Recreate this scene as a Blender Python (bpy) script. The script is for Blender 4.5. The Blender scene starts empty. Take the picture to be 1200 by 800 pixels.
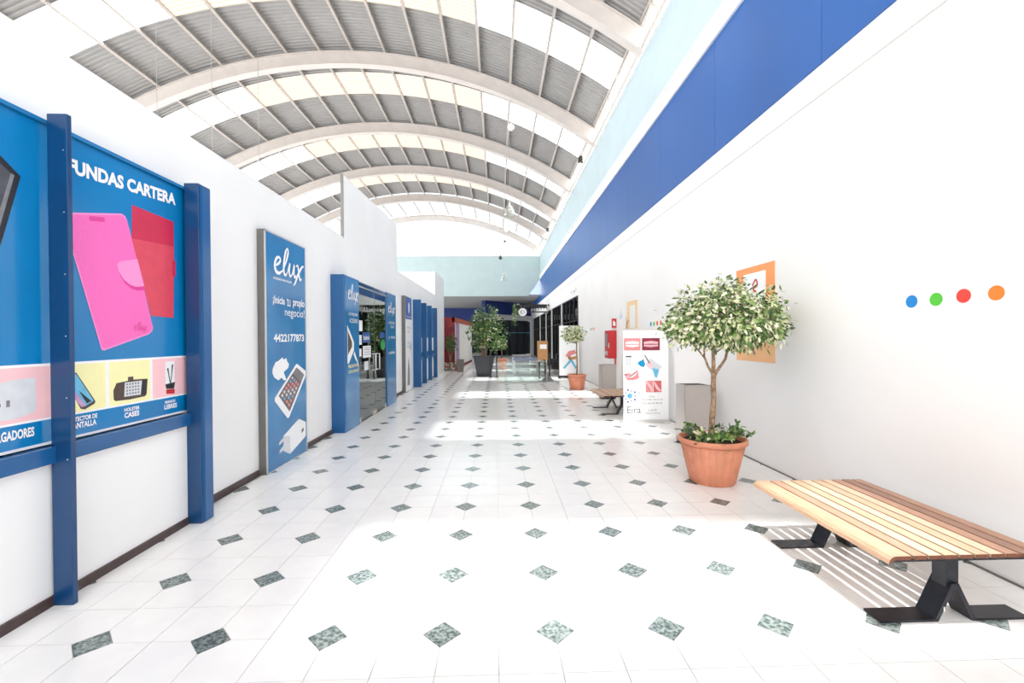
import bpy, bmesh, math, random
from mathutils import Vector, Matrix, noise
random.seed(7)
S = bpy.context.scene
COL = S.collection
PI = math.pi

# ---------------------------------------------------------------- camera
cam = bpy.data.cameras.new('camera'); camo = bpy.data.objects.new('camera', cam); COL.objects.link(camo)
FPX, YAW, PITCH, ROLL, CH = 526.22, .03271, -.00803, -.00624, 1.72095
cam.sensor_fit = 'HORIZONTAL'; cam.sensor_width = 36; cam.lens = 36*FPX/1200
cam.clip_start = .05; cam.clip_end = 400
camo.matrix_world = (Matrix.Translation((0, 0, CH)) @ Matrix.Rotation(-YAW, 4, 'Z') @ Matrix.Rotation(PI/2 + PITCH, 4, 'X')
                     @ Matrix.Rotation(ROLL, 4, 'Z'))
S.camera = camo

# ---------------------------------------------------------------- sky, sun, exposure
w = bpy.data.worlds.new('sky'); S.world = w; w.use_nodes = True
bg = w.node_tree.nodes['Background']; bg.inputs[0].default_value = (.968, .975, .98, 1); bg.inputs[1].default_value = 2.2
sd = bpy.data.lights.new('sun', 'SUN'); sd.energy = 8; sd.angle = math.radians(3.0); sd.color = (1, .985, .96)
so = bpy.data.objects.new('sun', sd); COL.objects.link(so)
so.rotation_euler = Vector((-.055, .07, -1)).to_track_quat('-Z', 'Y').to_euler(); so.location = (0, 0, 30)
S.view_settings.view_transform = 'Standard'; S.view_settings.look = 'None'
S.view_settings.gamma = 1; S.view_settings.use_curve_mapping = False
S.view_settings.exposure = 0.74

# ---------------------------------------------------------------- materials
def lin(c):
    return tuple((v/255/12.92 if v/255 <= .04045 else ((v/255+.055)/1.055)**2.4) for v in c) + (1,)
MATS = {}
def mat(name, rgb, rough=.5, metal=0, spec=.5, coat=0, vary=0, scale=8, stretch=None, bump=0, rgb2=None, rand=0, wmin=.4, wmax=.6, detail=4):
    if name in MATS: return MATS[name]
    m = bpy.data.materials.new(name); m.use_nodes = True; nt = m.node_tree; p = nt.nodes['Principled BSDF']
    p.inputs['Roughness'].default_value = rough; p.inputs['Metallic'].default_value = metal
    p.inputs['Specular IOR Level'].default_value = spec; p.inputs['Coat Weight'].default_value = coat
    p.inputs['Coat Roughness'].default_value = .05
    base = lin(rgb); p.inputs['Base Color'].default_value = base
    if vary or rgb2 or bump:
        tc = nt.nodes.new('ShaderNodeTexCoord'); mp = nt.nodes.new('ShaderNodeMapping'); nz = nt.nodes.new('ShaderNodeTexNoise')
        nt.links.new(tc.outputs['Object'], mp.inputs['Vector']); nt.links.new(mp.outputs[0], nz.inputs['Vector'])
        if stretch: mp.inputs['Scale'].default_value = stretch
        if rand:
            oi = nt.nodes.new('ShaderNodeObjectInfo'); vm = nt.nodes.new('ShaderNodeVectorMath'); vm.operation = 'SCALE'
            cx = nt.nodes.new('ShaderNodeCombineXYZ')
            for k in range(3): nt.links.new(oi.outputs['Random'], cx.inputs[k])
            nt.links.new(cx.outputs[0], vm.inputs[0]); vm.inputs['Scale'].default_value = 37
            nt.links.new(vm.outputs[0], mp.inputs['Location'])
        nz.inputs['Scale'].default_value = scale; nz.inputs['Detail'].default_value = detail
        cr = nt.nodes.new('ShaderNodeValToRGB'); nt.links.new(nz.outputs[0], cr.inputs[0])
        cr.color_ramp.elements[0].position = wmin; cr.color_ramp.elements[1].position = wmax
        b2 = lin(rgb2) if rgb2 else tuple(v*(1-vary) for v in base[:3]) + (1,)
        cr.color_ramp.elements[0].color = b2; cr.color_ramp.elements[1].color = base
        out = cr.outputs[0]
        if rand:
            mr = nt.nodes.new('ShaderNodeMapRange'); mr.inputs['To Min'].default_value = 1-rand; mr.inputs['To Max'].default_value = 1
            nt.links.new(oi.outputs['Random'], mr.inputs[0])
            mx = nt.nodes.new('ShaderNodeVectorMath'); mx.operation = 'SCALE'
            nt.links.new(out, mx.inputs[0]); nt.links.new(mr.outputs[0], mx.inputs['Scale']); out = mx.outputs[0]
        nt.links.new(out, p.inputs['Base Color'])
        if bump:
            bn = nt.nodes.new('ShaderNodeBump'); bn.inputs['Strength'].default_value = bump; bn.inputs['Distance'].default_value = .01
            nt.links.new(nz.outputs[0], bn.inputs['Height']); nt.links.new(bn.outputs[0], p.inputs['Normal'])
    MATS[name] = m; return m
def glass(name, tint, refl=.25, rough=.02):
    m = bpy.data.materials.new(name); m.use_nodes = True; nt = m.node_tree; nt.nodes.clear()
    o = nt.nodes.new('ShaderNodeOutputMaterial'); t = nt.nodes.new('ShaderNodeBsdfTransparent'); g = nt.nodes.new('ShaderNodeBsdfGlossy')
    mx = nt.nodes.new('ShaderNodeMixShader'); lw = nt.nodes.new('ShaderNodeLayerWeight'); lw.inputs[0].default_value = .35
    mr = nt.nodes.new('ShaderNodeMapRange'); mr.inputs['To Min'].default_value = refl*.3; mr.inputs['To Max'].default_value = min(1, refl*2.4)
    t.inputs[0].default_value = lin(tint); g.inputs['Roughness'].default_value = rough; g.inputs[0].default_value = (.9, .95, .93, 1)
    nt.links.new(lw.outputs['Fresnel'], mr.inputs[0]); nt.links.new(mr.outputs[0], mx.inputs[0])
    nt.links.new(t.outputs[0], mx.inputs[1]); nt.links.new(g.outputs[0], mx.inputs[2]); nt.links.new(mx.outputs[0], o.inputs[0])
    MATS[name] = m; return m
def sheet(name, tint, transp=.55):
    m = bpy.data.materials.new(name); m.use_nodes = True; nt = m.node_tree; nt.nodes.clear()
    o = nt.nodes.new('ShaderNodeOutputMaterial'); t = nt.nodes.new('ShaderNodeBsdfTransparent'); g = nt.nodes.new('ShaderNodeBsdfTranslucent')
    mx = nt.nodes.new('ShaderNodeMixShader'); mx.inputs[0].default_value = 1-transp
    t.inputs[0].default_value = lin(tint); g.inputs[0].default_value = lin(tint)
    nt.links.new(t.outputs[0], mx.inputs[1]); nt.links.new(g.outputs[0], mx.inputs[2]); nt.links.new(mx.outputs[0], o.inputs[0])
    MATS[name] = m; return m

WHITE = mat('white_plaster', (243, 242, 241), .6, vary=.03, scale=.8, bump=.03)
CYAN = mat('pale_cyan_paint', (186, 205, 211), .55, vary=.04, scale=1.5)
CYANE = mat('sea_green_paint', (184, 203, 204), .55, vary=.04, scale=1.5)
BLUEW = mat('royal_blue_paint', (26, 88, 160), .45, vary=.10, scale=.7, stretch=(1, 1, .2))
BLUED = mat('deep_blue_paint', (18, 48, 120), .5, vary=.08, scale=2)
GREYC = mat('grey_soffit', (170, 170, 170), .7, vary=.05, scale=1)
BASEB = mat('dark_brown_skirting', (74, 56, 54), .4, vary=.25, scale=20)
LEDGE = mat('ledge_grey', (196, 192, 188), .6, vary=.04, scale=3)
TILE = mat('white_marble_tile', (240, 238, 236), .2, vary=.035, scale=5, rand=.03, spec=.45, detail=8)
GROUT = mat('pale_grout', (208, 204, 200), .8, vary=.05, scale=30)
DIA = mat('green_marble', (160, 170, 166), .16, rgb2=(84, 98, 96), scale=48, rand=.35, wmin=.40, wmax=.62, detail=9)
ROOFS = mat('grey_roof_sheet', (158, 156, 154), .5, metal=.1, vary=.06, scale=2)
BEAM = mat('arch_beam_paint', (214, 206, 200), .55, vary=.06, scale=3, stretch=(1, 4, 1))
PURL = mat('purlin_paint', (190, 182, 175), .5, vary=.08, scale=6)
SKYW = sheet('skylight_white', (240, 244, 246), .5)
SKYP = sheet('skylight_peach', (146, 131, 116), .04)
SKYL = sheet('end_bay_opal', (132, 136, 138), .06)
TYMP = sheet('opal_glazing', (226, 234, 238), .30)
NAVY = mat('navy_metal', (4, 62, 110), .28, vary=.08, scale=3, coat=.3)
NAVY2 = mat('blue_metal', (14, 88, 146), .28, vary=.06, scale=3, coat=.3)
PBLUE = mat('poster_blue', (0, 126, 190), .22, vary=.08, scale=1.2, coat=.3)
PB2 = mat('poster_mid_blue', (14, 110, 168), .2, vary=.12, scale=1.5, coat=.3, rgb2=(40, 132, 188), wmin=.3, wmax=.7)
PWH = mat('print_white', (246, 246, 246), .35, vary=.02, scale=20)
PPINK = mat('print_hot_pink', (250, 110, 190), .4, vary=.06, scale=60)
PPINK2 = mat('print_deep_pink', (226, 60, 150), .4, vary=.05, scale=60)
PPINKL = mat('print_light_pink', (253, 150, 208), .4, vary=.04, scale=60)
PRED = mat('print_red', (222, 70, 92), .35, vary=.08, scale=9)
PRED2 = mat('print_crimson', (205, 36, 74), .35, vary=.06, scale=9)
PROSE = mat('print_rose', (250, 200, 204), .35, vary=.02, scale=9)
PYEL = mat('print_pale_yellow', (248, 242, 180), .35, vary=.03, scale=9)
PBLK = mat('print_black', (38, 38, 42), .3, vary=.2, scale=20)
PGRY = mat('print_grey', (130, 130, 134), .35, vary=.15, scale=20)
PLG = mat('print_light_grey', (218, 220, 224), .35, vary=.06, scale=12)
PBRN = mat('print_brown', (84, 66, 60), .4, vary=.2, scale=30)
PSKY = mat('print_sky_blue', (110, 190, 228), .35, vary=.15, scale=12)
PCYN = mat('print_cyan', (0, 160, 215), .35, vary=.1, scale=20)
PLIL = mat('print_lilac', (210, 160, 205), .35, vary=.15, scale=14)
PSKIN = mat('print_skin_pink', (240, 150, 150), .35, vary=.2, scale=30)
PMAR = mat('print_maroon', (150, 40, 66), .35, vary=.25, scale=30)
PORG = mat('print_orange', (246, 158, 92), .45, vary=.04, scale=3)
PORL = mat('print_pale_orange', (252, 196, 140), .45, vary=.05, scale=2)
DBLUE = mat('dot_blue', (28, 134, 210), .4, vary=.04, scale=30)
DGREEN = mat('dot_green', (88, 196, 60), .4, vary=.04, scale=30)
DRED = mat('dot_red', (240, 68, 58), .4, vary=.04, scale=30)
DORG = mat('dot_orange', (246, 130, 44), .4, vary=.04, scale=30)
BOXG = mat('lightbox_side_grey', (118, 116, 112), .35, metal=.4, vary=.08, scale=4)
STEEL = mat('brushed_steel', (200, 192, 186), .38, metal=.45, vary=.06, scale=5, stretch=(1, 1, 30))
STEELL = mat('bright_steel', (222, 220, 218), .3, metal=.7, vary=.05, scale=5, stretch=(30, 1, 1))
DARKM = mat('dark_metal', (40, 41, 48), .32, metal=.3, vary=.15, scale=12)
BLACK = mat('black_paint', (26, 26, 28), .45, vary=.15, scale=12)
WOOD = [mat('wood_slat_%s' % n, c, .42, rgb2=c2, scale=7, stretch=(14, 1.0, 14), wmin=.3, wmax=.75, bump=.06, rand=.08)
        for n, c, c2 in (('honey', (202, 168, 140), (180, 144, 114)), ('pale', (212, 186, 160), (194, 164, 136)),
                         ('rosy', (200, 156, 130), (172, 126, 102)), ('brown', (170, 130, 110), (142, 104, 86)))]
WOODE = mat('wood_end_grain', (120, 72, 50), .6, vary=.3, scale=60)
TERRA = mat('terracotta', (216, 140, 108), .55, vary=.14, scale=7, bump=.05)
SOIL = mat('dark_soil', (64, 50, 42), .95, vary=.5, scale=60, bump=.5)
BARK = mat('tan_bark', (176, 146, 118), .8, rgb2=(122, 96, 76), scale=18, stretch=(2, 2, 1), bump=.3)
LEAFD = mat('leaf_green', (84, 112, 50), .45, rgb2=(38, 70, 30), scale=9)
LEAFM = mat('leaf_mid_green', (144, 172, 96), .45, rgb2=(74, 112, 44), scale=9)
LEAFC = mat('leaf_cream', (244, 240, 214), .45, rgb2=(208, 212, 156), scale=14)
LEAFF = mat('far_leaf_green', (84, 122, 66), .5, rgb2=(44, 78, 40), scale=6)
POTB = mat('black_pot', (52, 54, 58), .4, vary=.1, scale=8)
FIRER = mat('fire_red', (200, 40, 42), .35, vary=.06, scale=8)
CONTR = mat('container_red', (150, 34, 38), .5, rgb2=(118, 26, 32), scale=3)
CONTO = mat('container_rust', (188, 84, 48), .6, vary=.2, scale=8)
CONTW = mat('container_cream', (242, 238, 230), .5, vary=.03, scale=5)
MAUVE = mat('mauve_curtain', (176, 150, 178), .7, vary=.15, scale=20)
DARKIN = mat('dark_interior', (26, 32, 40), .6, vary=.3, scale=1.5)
DARKIN2 = mat('shop_interior', (92, 98, 96), .6, vary=.3, scale=1.5)
KRAFT = mat('kraft_brown', (196, 144, 92), .6, vary=.08, scale=10)
TABLEB = mat('table_grey_blue', (126, 140, 168), .4, vary=.08, scale=8)
WHM = mat('white_metal', (232, 232, 232), .4, vary=.03, scale=8)
CONC = mat('grey_brown_plastic', (130, 118, 114), .6, vary=.08, scale=10)
COBB = [mat('cobble_%s' % n, c, .6, vary=.1, scale=20) for n, c in (('rust', (150, 84, 70)), ('sand', (206, 190, 170)), ('grey', (128, 118, 112)))]
FBB = mat('sticker_blue', (40, 84, 158), .4, vary=.04, scale=20)
GRN = mat('sticker_green', (40, 160, 84), .4, vary=.04, scale=20)
BULB = mat('opal_bulb', (245, 240, 228), .25, vary=.02, scale=8)
WIRE = mat('pale_wire', (176, 172, 168), .5, vary=.05, scale=20)
GLASSD = glass('door_glass', (176, 190, 182), .75)
GLASST = glass('dark_shop_glass', (84, 108, 130), .2)
GLASSC = glass('clear_glass', (232, 240, 238), .14)
LAMPG = glass('lamp_glass', (236, 238, 236), .25)

# ---------------------------------------------------------------- object helpers
ORG = {}
def props(o, label=None, cat=None, group=None, kind=None):
    if label: o['label'] = label
    if cat: o['category'] = cat
    if group: o['group'] = group
    if kind: o['kind'] = kind
    return o
def empty(name, loc, label=None, cat=None, group=None, kind=None):
    o = bpy.data.objects.new(name, None); COL.objects.link(o); o.location = loc; o.empty_display_size = .1
    ORG[o] = Vector(loc); return props(o, label, cat, group, kind)
class MB:
    def __init__(s): s.v = []; s.f = []; s.m = []; s.sm = []
    def add(s, vs, fs, mi=0, smooth=False):
        n = len(s.v); s.v += [tuple(v) for v in vs]; s.f += [tuple(i+n for i in f) for f in fs]
        s.m += [mi]*len(fs); s.sm += [smooth]*len(fs); return s
    def box(s, x0, x1, y0, y1, z0, z1, mi=0, bev=0):
        if bev:
            bm = bmesh.new(); bmesh.ops.create_cube(bm, size=1)
            for v in bm.verts: v.co = Vector(((x0+x1)/2+v.co.x*(x1-x0), (y0+y1)/2+v.co.y*(y1-y0), (z0+z1)/2+v.co.z*(z1-z0)))
            bmesh.ops.bevel(bm, geom=bm.edges[:], offset=bev, segments=2, affect='EDGES', profile=.6)
            bm.verts.ensure_lookup_table()
            s.add([v.co for v in bm.verts], [[v.index for v in f.verts] for f in bm.faces], mi); bm.free(); return s
        s.add([(x, y, z) for x in (x0, x1) for y in (y0, y1) for z in (z0, z1)],
              [(0, 1, 3, 2), (4, 6, 7, 5), (0, 4, 5, 1), (2, 3, 7, 6), (0, 2, 6, 4), (1, 5, 7, 3)], mi); return s
    def prism(s, poly, mapf, d0, d1, mi=0):
        n = len(poly)
        a = sum(poly[i][0]*poly[(i+1) % n][1]-poly[(i+1) % n][0]*poly[i][1] for i in range(n))
        if a < 0: poly = poly[::-1]
        vs = [mapf(u, v, d0) for u, v in poly] + [mapf(u, v, d1) for u, v in poly]
        s.add(vs, [tuple(range(n, 2*n)), tuple(range(n-1, -1, -1))] + [(i, (i+1) % n, (i+1) % n+n, i+n) for i in range(n)], mi); return s
    def tube(s, pts, r, n=8, mi=0, smooth=True, cap=True):
        pts = [Vector(p) for p in pts]; rs = r if isinstance(r, (list, tuple)) else [r]*len(pts)
        vs = []; up = Vector((0, 0, 1)); t0 = (pts[1]-pts[0]).normalized()
        a = t0.orthogonal().normalized()
        for i, p in enumerate(pts):
            t = (pts[min(i+1, len(pts)-1)]-pts[max(i-1, 0)]).normalized()
            a = (a - t*a.dot(t)).normalized(); b = t.cross(a)
            for k in range(n):
                an = 2*PI*k/n; vs.append(p+(a*math.cos(an)+b*math.sin(an))*rs[i])
        fs = [(i*n+k, i*n+(k+1) % n, (i+1)*n+(k+1) % n, (i+1)*n+k) for i in range(len(pts)-1) for k in range(n)]
        s.add(vs, fs, mi, smooth)
        if cap: s.add([vs[k] for k in range(n)], [tuple(range(n-1, -1, -1))], mi); s.add(vs[-n:], [tuple(range(n))], mi)
        return s
    def lathe(s, prof, c, n=32, mi=0, smooth=True, mod=None):
        vs = []
        for (r, z) in prof:
            for k in range(n):
                a = 2*PI*k/n; rr = r*(mod(a, z) if mod else 1); vs.append((c[0]+rr*math.cos(a), c[1]+rr*math.sin(a), c[2]+z))
        fs = [(i*n+k, i*n+(k+1) % n, (i+1)*n+(k+1) % n, (i+1)*n+k) for i in range(len(prof)-1) for k in range(n)]
        s.add(vs, fs, mi, smooth); return s
    def ball(s, c, r, mi=0, n=12, sz=1):
        prof = [(max(.0005, r*math.sin(PI*i/8)), -r*sz*math.cos(PI*i/8)) for i in range(9)]; return s.lathe(prof, c, n, mi)
    def build(s, name, mats, parent=None, label=None, cat=None, group=None, kind=None, org=None):
        me = bpy.data.meshes.new(name)
        if parent is not None: o0 = ORG[parent]
        else: o0 = Vector(org) if org else Vector((0, 0, 0))
        me.from_pydata([tuple(Vector(v)-o0) for v in s.v], [], s.f)
        for m in (mats if isinstance(mats, (list, tuple)) else [mats]): me.materials.append(m)
        me.polygons.foreach_set('material_index', s.m); me.polygons.foreach_set('use_smooth', s.sm)
        me.update()
        o = bpy.data.objects.new(name, me); COL.objects.link(o); ORG[o] = o0
        if parent is not None: o.parent = parent
        else: o.location = o0
        return props(o, label, cat, group, kind)
def bx(name, m, parent, *b, bev=0, **k): return MB().box(*b, bev=bev).build(name, m, parent, **k)
def dup(o, parent=None, keep=True):
    c = o.copy(); COL.objects.link(c); c.parent = parent
    for ch in o.children: dup(ch, c)
    return c

# planes for flat print: (u, v, d) -> world; d = distance off the surface
def LP(x): return lambda u, v, d: (x+d, u, v)            # left wall, u = Y, v = z, faces +X
def RP(x): return lambda u, v, d: (x-d, u, v)            # right wall, u = Y, v = z, faces -X
def FP(y): return lambda u, v, d: (u, y-d, v)            # faces -Y, u = X
def TP(z): return lambda u, v, d: (u, v, z+d)
def printed(name, poly, mp, m, parent, lift=.002, th=.0012, **k):
    return MB().prism(poly, mp, lift-th, lift).build(name, m, parent, **k)
def rect(a, b, c, d): return [(a, c), (b, c), (b, d), (a, d)]
def ell(cx, cz, rx, rz, n=28): return [(cx+rx*math.cos(2*PI*i/n), cz+rz*math.sin(2*PI*i/n)) for i in range(n)]
def spline(pts, sub=6):
    out = []
    for i in range(len(pts)-1):
        p0 = pts[max(i-1, 0)]; p1 = pts[i]; p2 = pts[i+1]; p3 = pts[min(i+2, len(pts)-1)]
        for k in range(sub):
            t = k/sub
            out.append(tuple(.5*((2*p1[j])+(-p0[j]+p2[j])*t+(2*p0[j]-5*p1[j]+4*p2[j]-p3[j])*t*t+(-p0[j]+3*p1[j]-3*p2[j]+p3[j])*t**3) for j in range(len(p1))))
    out.append(tuple(pts[-1])); return out
def stroke(b, pts, mp, lift=.003, sub=6):
    """brush stroke: pts = (u, v, width)"""
    q = spline(pts, sub); n = len(q); vs = []
    for i in range(n):
        a = q[max(i-1, 0)]; c = q[min(i+1, n-1)]; dx = c[0]-a[0]; dy = c[1]-a[1]; L = math.hypot(dx, dy) or 1
        w_ = q[i][2]/2; lf = lift+i*.00004; vs.append(mp(q[i][0]-dy/L*w_, q[i][1]+dx/L*w_, lf)); vs.append(mp(q[i][0]+dy/L*w_, q[i][1]-dx/L*w_, lf))
    b.add(vs, [(2*i, 2*i+1, 2*i+3, 2*i+2) for i in range(n-1)])
def script_logo(u0, v0, wd, ht, mp, m, parent, flip=1, lift=.003, wt=1):
    """the brush-script word elux; box (u0, v0) lower left of the x-height band, wd wide, ht = ascender height"""
    L = lambda pts: [(u0+x*wd, v0+y*ht, q*ht*wt) for x, y, q in pts]
    b = MB()
    stroke(b, L([(.04, .25, .05), (.14, .34, .10), (.21, .48, .10), (.17, .58, .08), (.09, .50, .12), (.04, .28, .13), (.07, .08, .14), (.16, .03, .11), (.27, .14, .06)]), mp, lift+0.0000)
    stroke(b, L([(.27, .14, .06), (.38, .50, .09), (.45, .86, .11), (.42, .99, .06), (.36, .80, .12), (.31, .40, .12), (.31, .10, .12), (.36, .02, .09), (.42, .14, .05)]), mp, lift+0.0015)
    stroke(b, L([(.42, .14, .05), (.50, .48, .10), (.475, .20, .11), (.505, .03, .09), (.58, .14, .07), (.645, .48, .10), (.63, .20, .11), (.66, .03, .09), (.71, .14, .05)]), mp, lift+0.0030)
    stroke(b, L([(.71, .46, .05), (.77, .50, .10), (.80, .25, .11), (.84, .0, .11), (.90, .06, .04)]), mp, lift+0.0045)
    stroke(b, L([(.98, .56, .05), (.90, .48, .11), (.78, .20, .12), (.66, -.18, .10), (.60, -.26, .04)]), mp, lift+0.0060)
    return b.build('lettering', m, parent)
def text(s, u0, v0, u1, v1, mp, m, parent, rev=False, bold=.0, lift=.003, shear=0, slope=0, name='lettering'):
    """write s in the box u0..u1, v0..v1 of a print plane (rev: reads towards -u)"""
    cu = bpy.data.curves.new('t', 'FONT'); cu.body = s; cu.offset = bold; cu.shear = shear; cu.resolution_u = 3
    o = bpy.data.objects.new('t', cu); COL.objects.link(o); dg = bpy.context.evaluated_depsgraph_get(); dg.update()
    me = bpy.data.meshes.new_from_object(o.evaluated_get(dg)); bpy.data.objects.remove(o)
    xs = [v.co.x for v in me.vertices]; ys = [v.co.y for v in me.vertices]
    x0, x1, y0, y1 = min(xs), max(xs), min(ys), max(ys); b = MB()
    vs = []
    for v in me.vertices:
        a = (v.co.x-x0)/(x1-x0); c = (v.co.y-y0)/(y1-y0)
        u = (u1-a*(u1-u0)) if rev else (u0+a*(u1-u0)); vs.append(mp(u, v0+c*(v1-v0)+slope*a, lift))
    b.add(vs, [tuple(p.vertices) for p in me.polygons]); bpy.data.meshes.remove(me)
    return b.build(name, m, parent)

# ================================================================ FLOOR
PIT = .66; DX0, DY0 = -.33166, 2.61382; HT = PIT/2; HD = .112; GAP = .0018
YMIN, YMAX, XMIN, XMAX = -1.35, 56, -14.2, 6.2
fl = MB().box(XMIN, XMAX, -8, YMAX, -.2, -.010).build('floor', GROUT, kind='structure')
XL, XR = -2.99, 3.555
def cellpoly(ca, x0, y0, s, hd):
    g = GAP; x1 = x0+s; y1 = y0+s
    P = {0: [(x0+hd, y0+g), (x1-g, y0+g), (x1-g, y1-g), (x0+g, y1-g), (x0+g, y0+hd)],
         1: [(x0+g, y0+g), (x1-hd, y0+g), (x1-g, y0+hd), (x1-g, y1-g), (x0+g, y1-g)],
         2: [(x0+g, y0+g), (x1-g, y0+g), (x1-g, y1-hd), (x1-hd, y1-g), (x0+g, y1-g)],
         3: [(x0+g, y0+g), (x1-g, y0+g), (x1-g, y1-g), (x0+hd, y1-g), (x0+g, y1-hd)]}[ca]
    return P
def clipx(poly, lo, hi):
    for sgn, lim in ((1, lo), (-1, hi)):
        out = []
        for i in range(len(poly)):
            a, b = poly[i], poly[(i+1) % len(poly)]; ia = sgn*(a[0]-lim) >= 0; ib = sgn*(b[0]-lim) >= 0
            if ia: out.append(a)
            if ia != ib: t = (lim-a[0])/(b[0]-a[0]); out.append((lim, a[1]+t*(b[1]-a[1])))
        poly = out
        if len(poly) < 3: return []
    return poly
tile_me = {}
for ca in range(4):
    b = MB().prism(cellpoly(ca, 0, 0, HT, HD+GAP), TP(0), -.012, 0)
    me = bpy.data.meshes.new('floor_tile'); me.from_pydata(b.v, [], b.f); me.materials.append(TILE); tile_me[ca] = me
b = MB().prism([(HD-GAP, 0), (0, HD-GAP), (-HD+GAP, 0), (0, -HD+GAP)], TP(0), -.012, 0)
dia_me = bpy.data.meshes.new('green_marble_inset'); dia_me.from_pydata(b.v, [], b.f); dia_me.materials.append(DIA)
far_t = MB(); far_d = MB(); nt_ = 0
iy0 = -26; iy1 = int((YMAX-DY0)/HT)
for jy in range(iy0, iy1):
    y0 = DY0+jy*HT
    for jx in range(-42, 18):
        x0 = DX0+jx*HT
        ex, ey = jx % 2 == 0, jy % 2 == 0
        ca = 0 if (ex and ey) else 1 if (not ex and ey) else 2 if (not ex and not ey) else 3
        left_room = x0+HT < XL+.01; inside = x0 >= XL-.0 and x0+HT <= XR
        corridor = x0+HT > XL and x0 < XR
        if y0 < 26 and not corridor: continue
        if y0 >= 26 and x0 > XR-.02: continue
        if corridor and inside and 1.9 <= y0 < 7.2:
            o = bpy.data.objects.new('floor_tile', tile_me[ca]); COL.objects.link(o); o.location = (x0, y0, 0); o.parent = fl; nt_ += 1
        else:
            hi = XR if y0 < 26 else XR; lo = XL if y0 < 23.6 else XMIN
            P = clipx(cellpoly(ca, x0, y0, HT, HD+GAP), lo, hi)
            if P: far_t.prism(P, TP(0), -.012, 0)
far_t.build('floor_tiles', TILE, fl, kind='stuff')
for j in range(-14, 80):
    for i in range(-20, 7):
        x = DX0+i*PIT; y = DY0+j*PIT
        if y > YMAX-.3 or x+HD > XR+HD+.1: continue
        if y < 24 and x < XL-HD: continue
        if 1.9 < y < 13.5 and XL+HD < x < XR-HD:
            o = bpy.data.objects.new('green_marble_inset', dia_me); COL.objects.link(o); o.location = (x, y, 0); o.parent = fl
        else:
            P = clipx([(x+HD-GAP, y), (x, y+HD-GAP), (x-HD+GAP, y), (x, y-HD+GAP)], XL if y < 24 else XMIN, XR)
            if P: far_d.prism(P, TP(0), -.012, 0)
far_d.build('green_marble_insets', DIA, fl, kind='stuff')

# ================================================================ WALLS
WL = -3.03; WR = 3.56; WTOP = 3.735
b = MB()
def ybox(b, x0, x1, y0, y1, z0, z1, mi=0): b.box(x0, x1, y0, y1, z0, z1, mi)
ybox(b, WL-.14, WL, -7.2, 9.15, 0, WTOP)
ybox(b, WL-.14, WL, 9.15, 11.45, 2.88, WTOP)
ybox(b, WL-.14, WL, 11.45, 13.8, 0, WTOP)
# slightly splayed stretch beyond the sign
b.add([(WL-.14, 13.8, 0), (WL, 13.8, 0), (-2.86, 20.82, 0), (-3.0, 20.82, 0), (WL-.14, 13.8, 3.78), (WL, 13.8, 3.78), (-2.86, 20.82, 3.72), (-3.0, 20.82, 3.72)],
      [(0, 3, 2, 1), (4, 5, 6, 7), (0, 1, 5, 4), (1, 2, 6, 5), (2, 3, 7, 6), (3, 0, 4, 7)])
# raised gable over the entrance
b.prism([(9.02, WTOP), (13.78, WTOP), (13.78, 5.17), (9.02, 4.97)], lambda u, v, d: (WL-d, u, v), 0, .045)
# corner block at the far end
b.add([(-7.5, 20.82, 0), (-2.86, 20.82, 0), (-2.78, 23.6, 0), (-7.5, 23.6, 0), (-7.5, 20.82, 4.78), (-2.86, 20.82, 4.80), (-2.78, 23.6, 4.80), (-7.5, 23.6, 4.78)],
      [(0, 3, 2, 1), (4, 5, 6, 7), (0, 1, 5, 4), (1, 2, 6, 5), (2, 3, 7, 6), (3, 0, 4, 7)])
wl = b.build('wall_left', WHITE, kind='structure')
bx('trim_edge', BOXG, wl, WL-.05, WL+.004, 9.0, 9.025, WTOP-.02, 4.99)
b = MB(); b.box(WL, WL+.02, 4.62, 5.75, 0, .075); b.box(WL, WL+.02, 6.98, 8.28, 0, .075); b.box(WL, WL+.02, 12.45, 14.3, 0, .07)
b.box(WL+.02, WL+.14, -7.2, 4.3, 0, .065)
b.build('baseboard_left', BASEB, kind='structure')
# the shop behind the glass doors
b = MB()
b.box(-6.2, -6.1, 8.4, 12.4, 0, 2.95); b.box(-6.1, WL-.15, 8.35, 8.45, 0, 2.95); b.box(-6.1, WL-.15, 12.35, 12.45, 0, 2.95); b.box(-6.2, WL-.15, 8.35, 12.45, 2.95, 3.02)
b.build('wall_shop_interior', DARKIN2, kind='structure')

b = MB()
SY0, SY1 = 19.62, 43.5
b.box(WR, WR+.25, -7.2, SY0, 0, 4.36); b.box(WR, WR+.25, SY0, SY1, 3.57, 4.36); b.box(WR, WR+.25, SY1, 52, 0, 4.36)
b.box(WR+.012, WR+.25, -7.2, 52, 4.36, 4.70)
wr = b.build('wall_right', WHITE, kind='structure')
bx('ledge', LEDGE, wr, WR-.006, WR+.1, -7.2, 52, 4.352, 4.366)
for k in range(25):
    y = -7.2+k*2.4; bx('blue_panel', BLUEW, wr, WR-.01, WR+.2, y+.003, min(y+2.397, 51.9), 4.70, 6.52) if y < 51 else None
b = MB(); b.box(WR-.05, WR+.2, -7.2, 52, 6.52, 6.84); b.box(WR-.09, WR+.2, -7.2, 52, 6.80, 6.84); b.build('cornice', WHITE, wr)
bx('upper_band', CYAN, wr, WR, WR+.25, -7.2, 52, 6.84, 8.50)
bx('wall_coping', WHITE, wr, WR-.04, WR+.25, -7.2, 37.0, 8.50, 8.56)
MB().box(WR-.015, WR, -7.2, 19.6, 0, .012).build('baseboard_right', BOXG, kind='structure')
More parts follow.
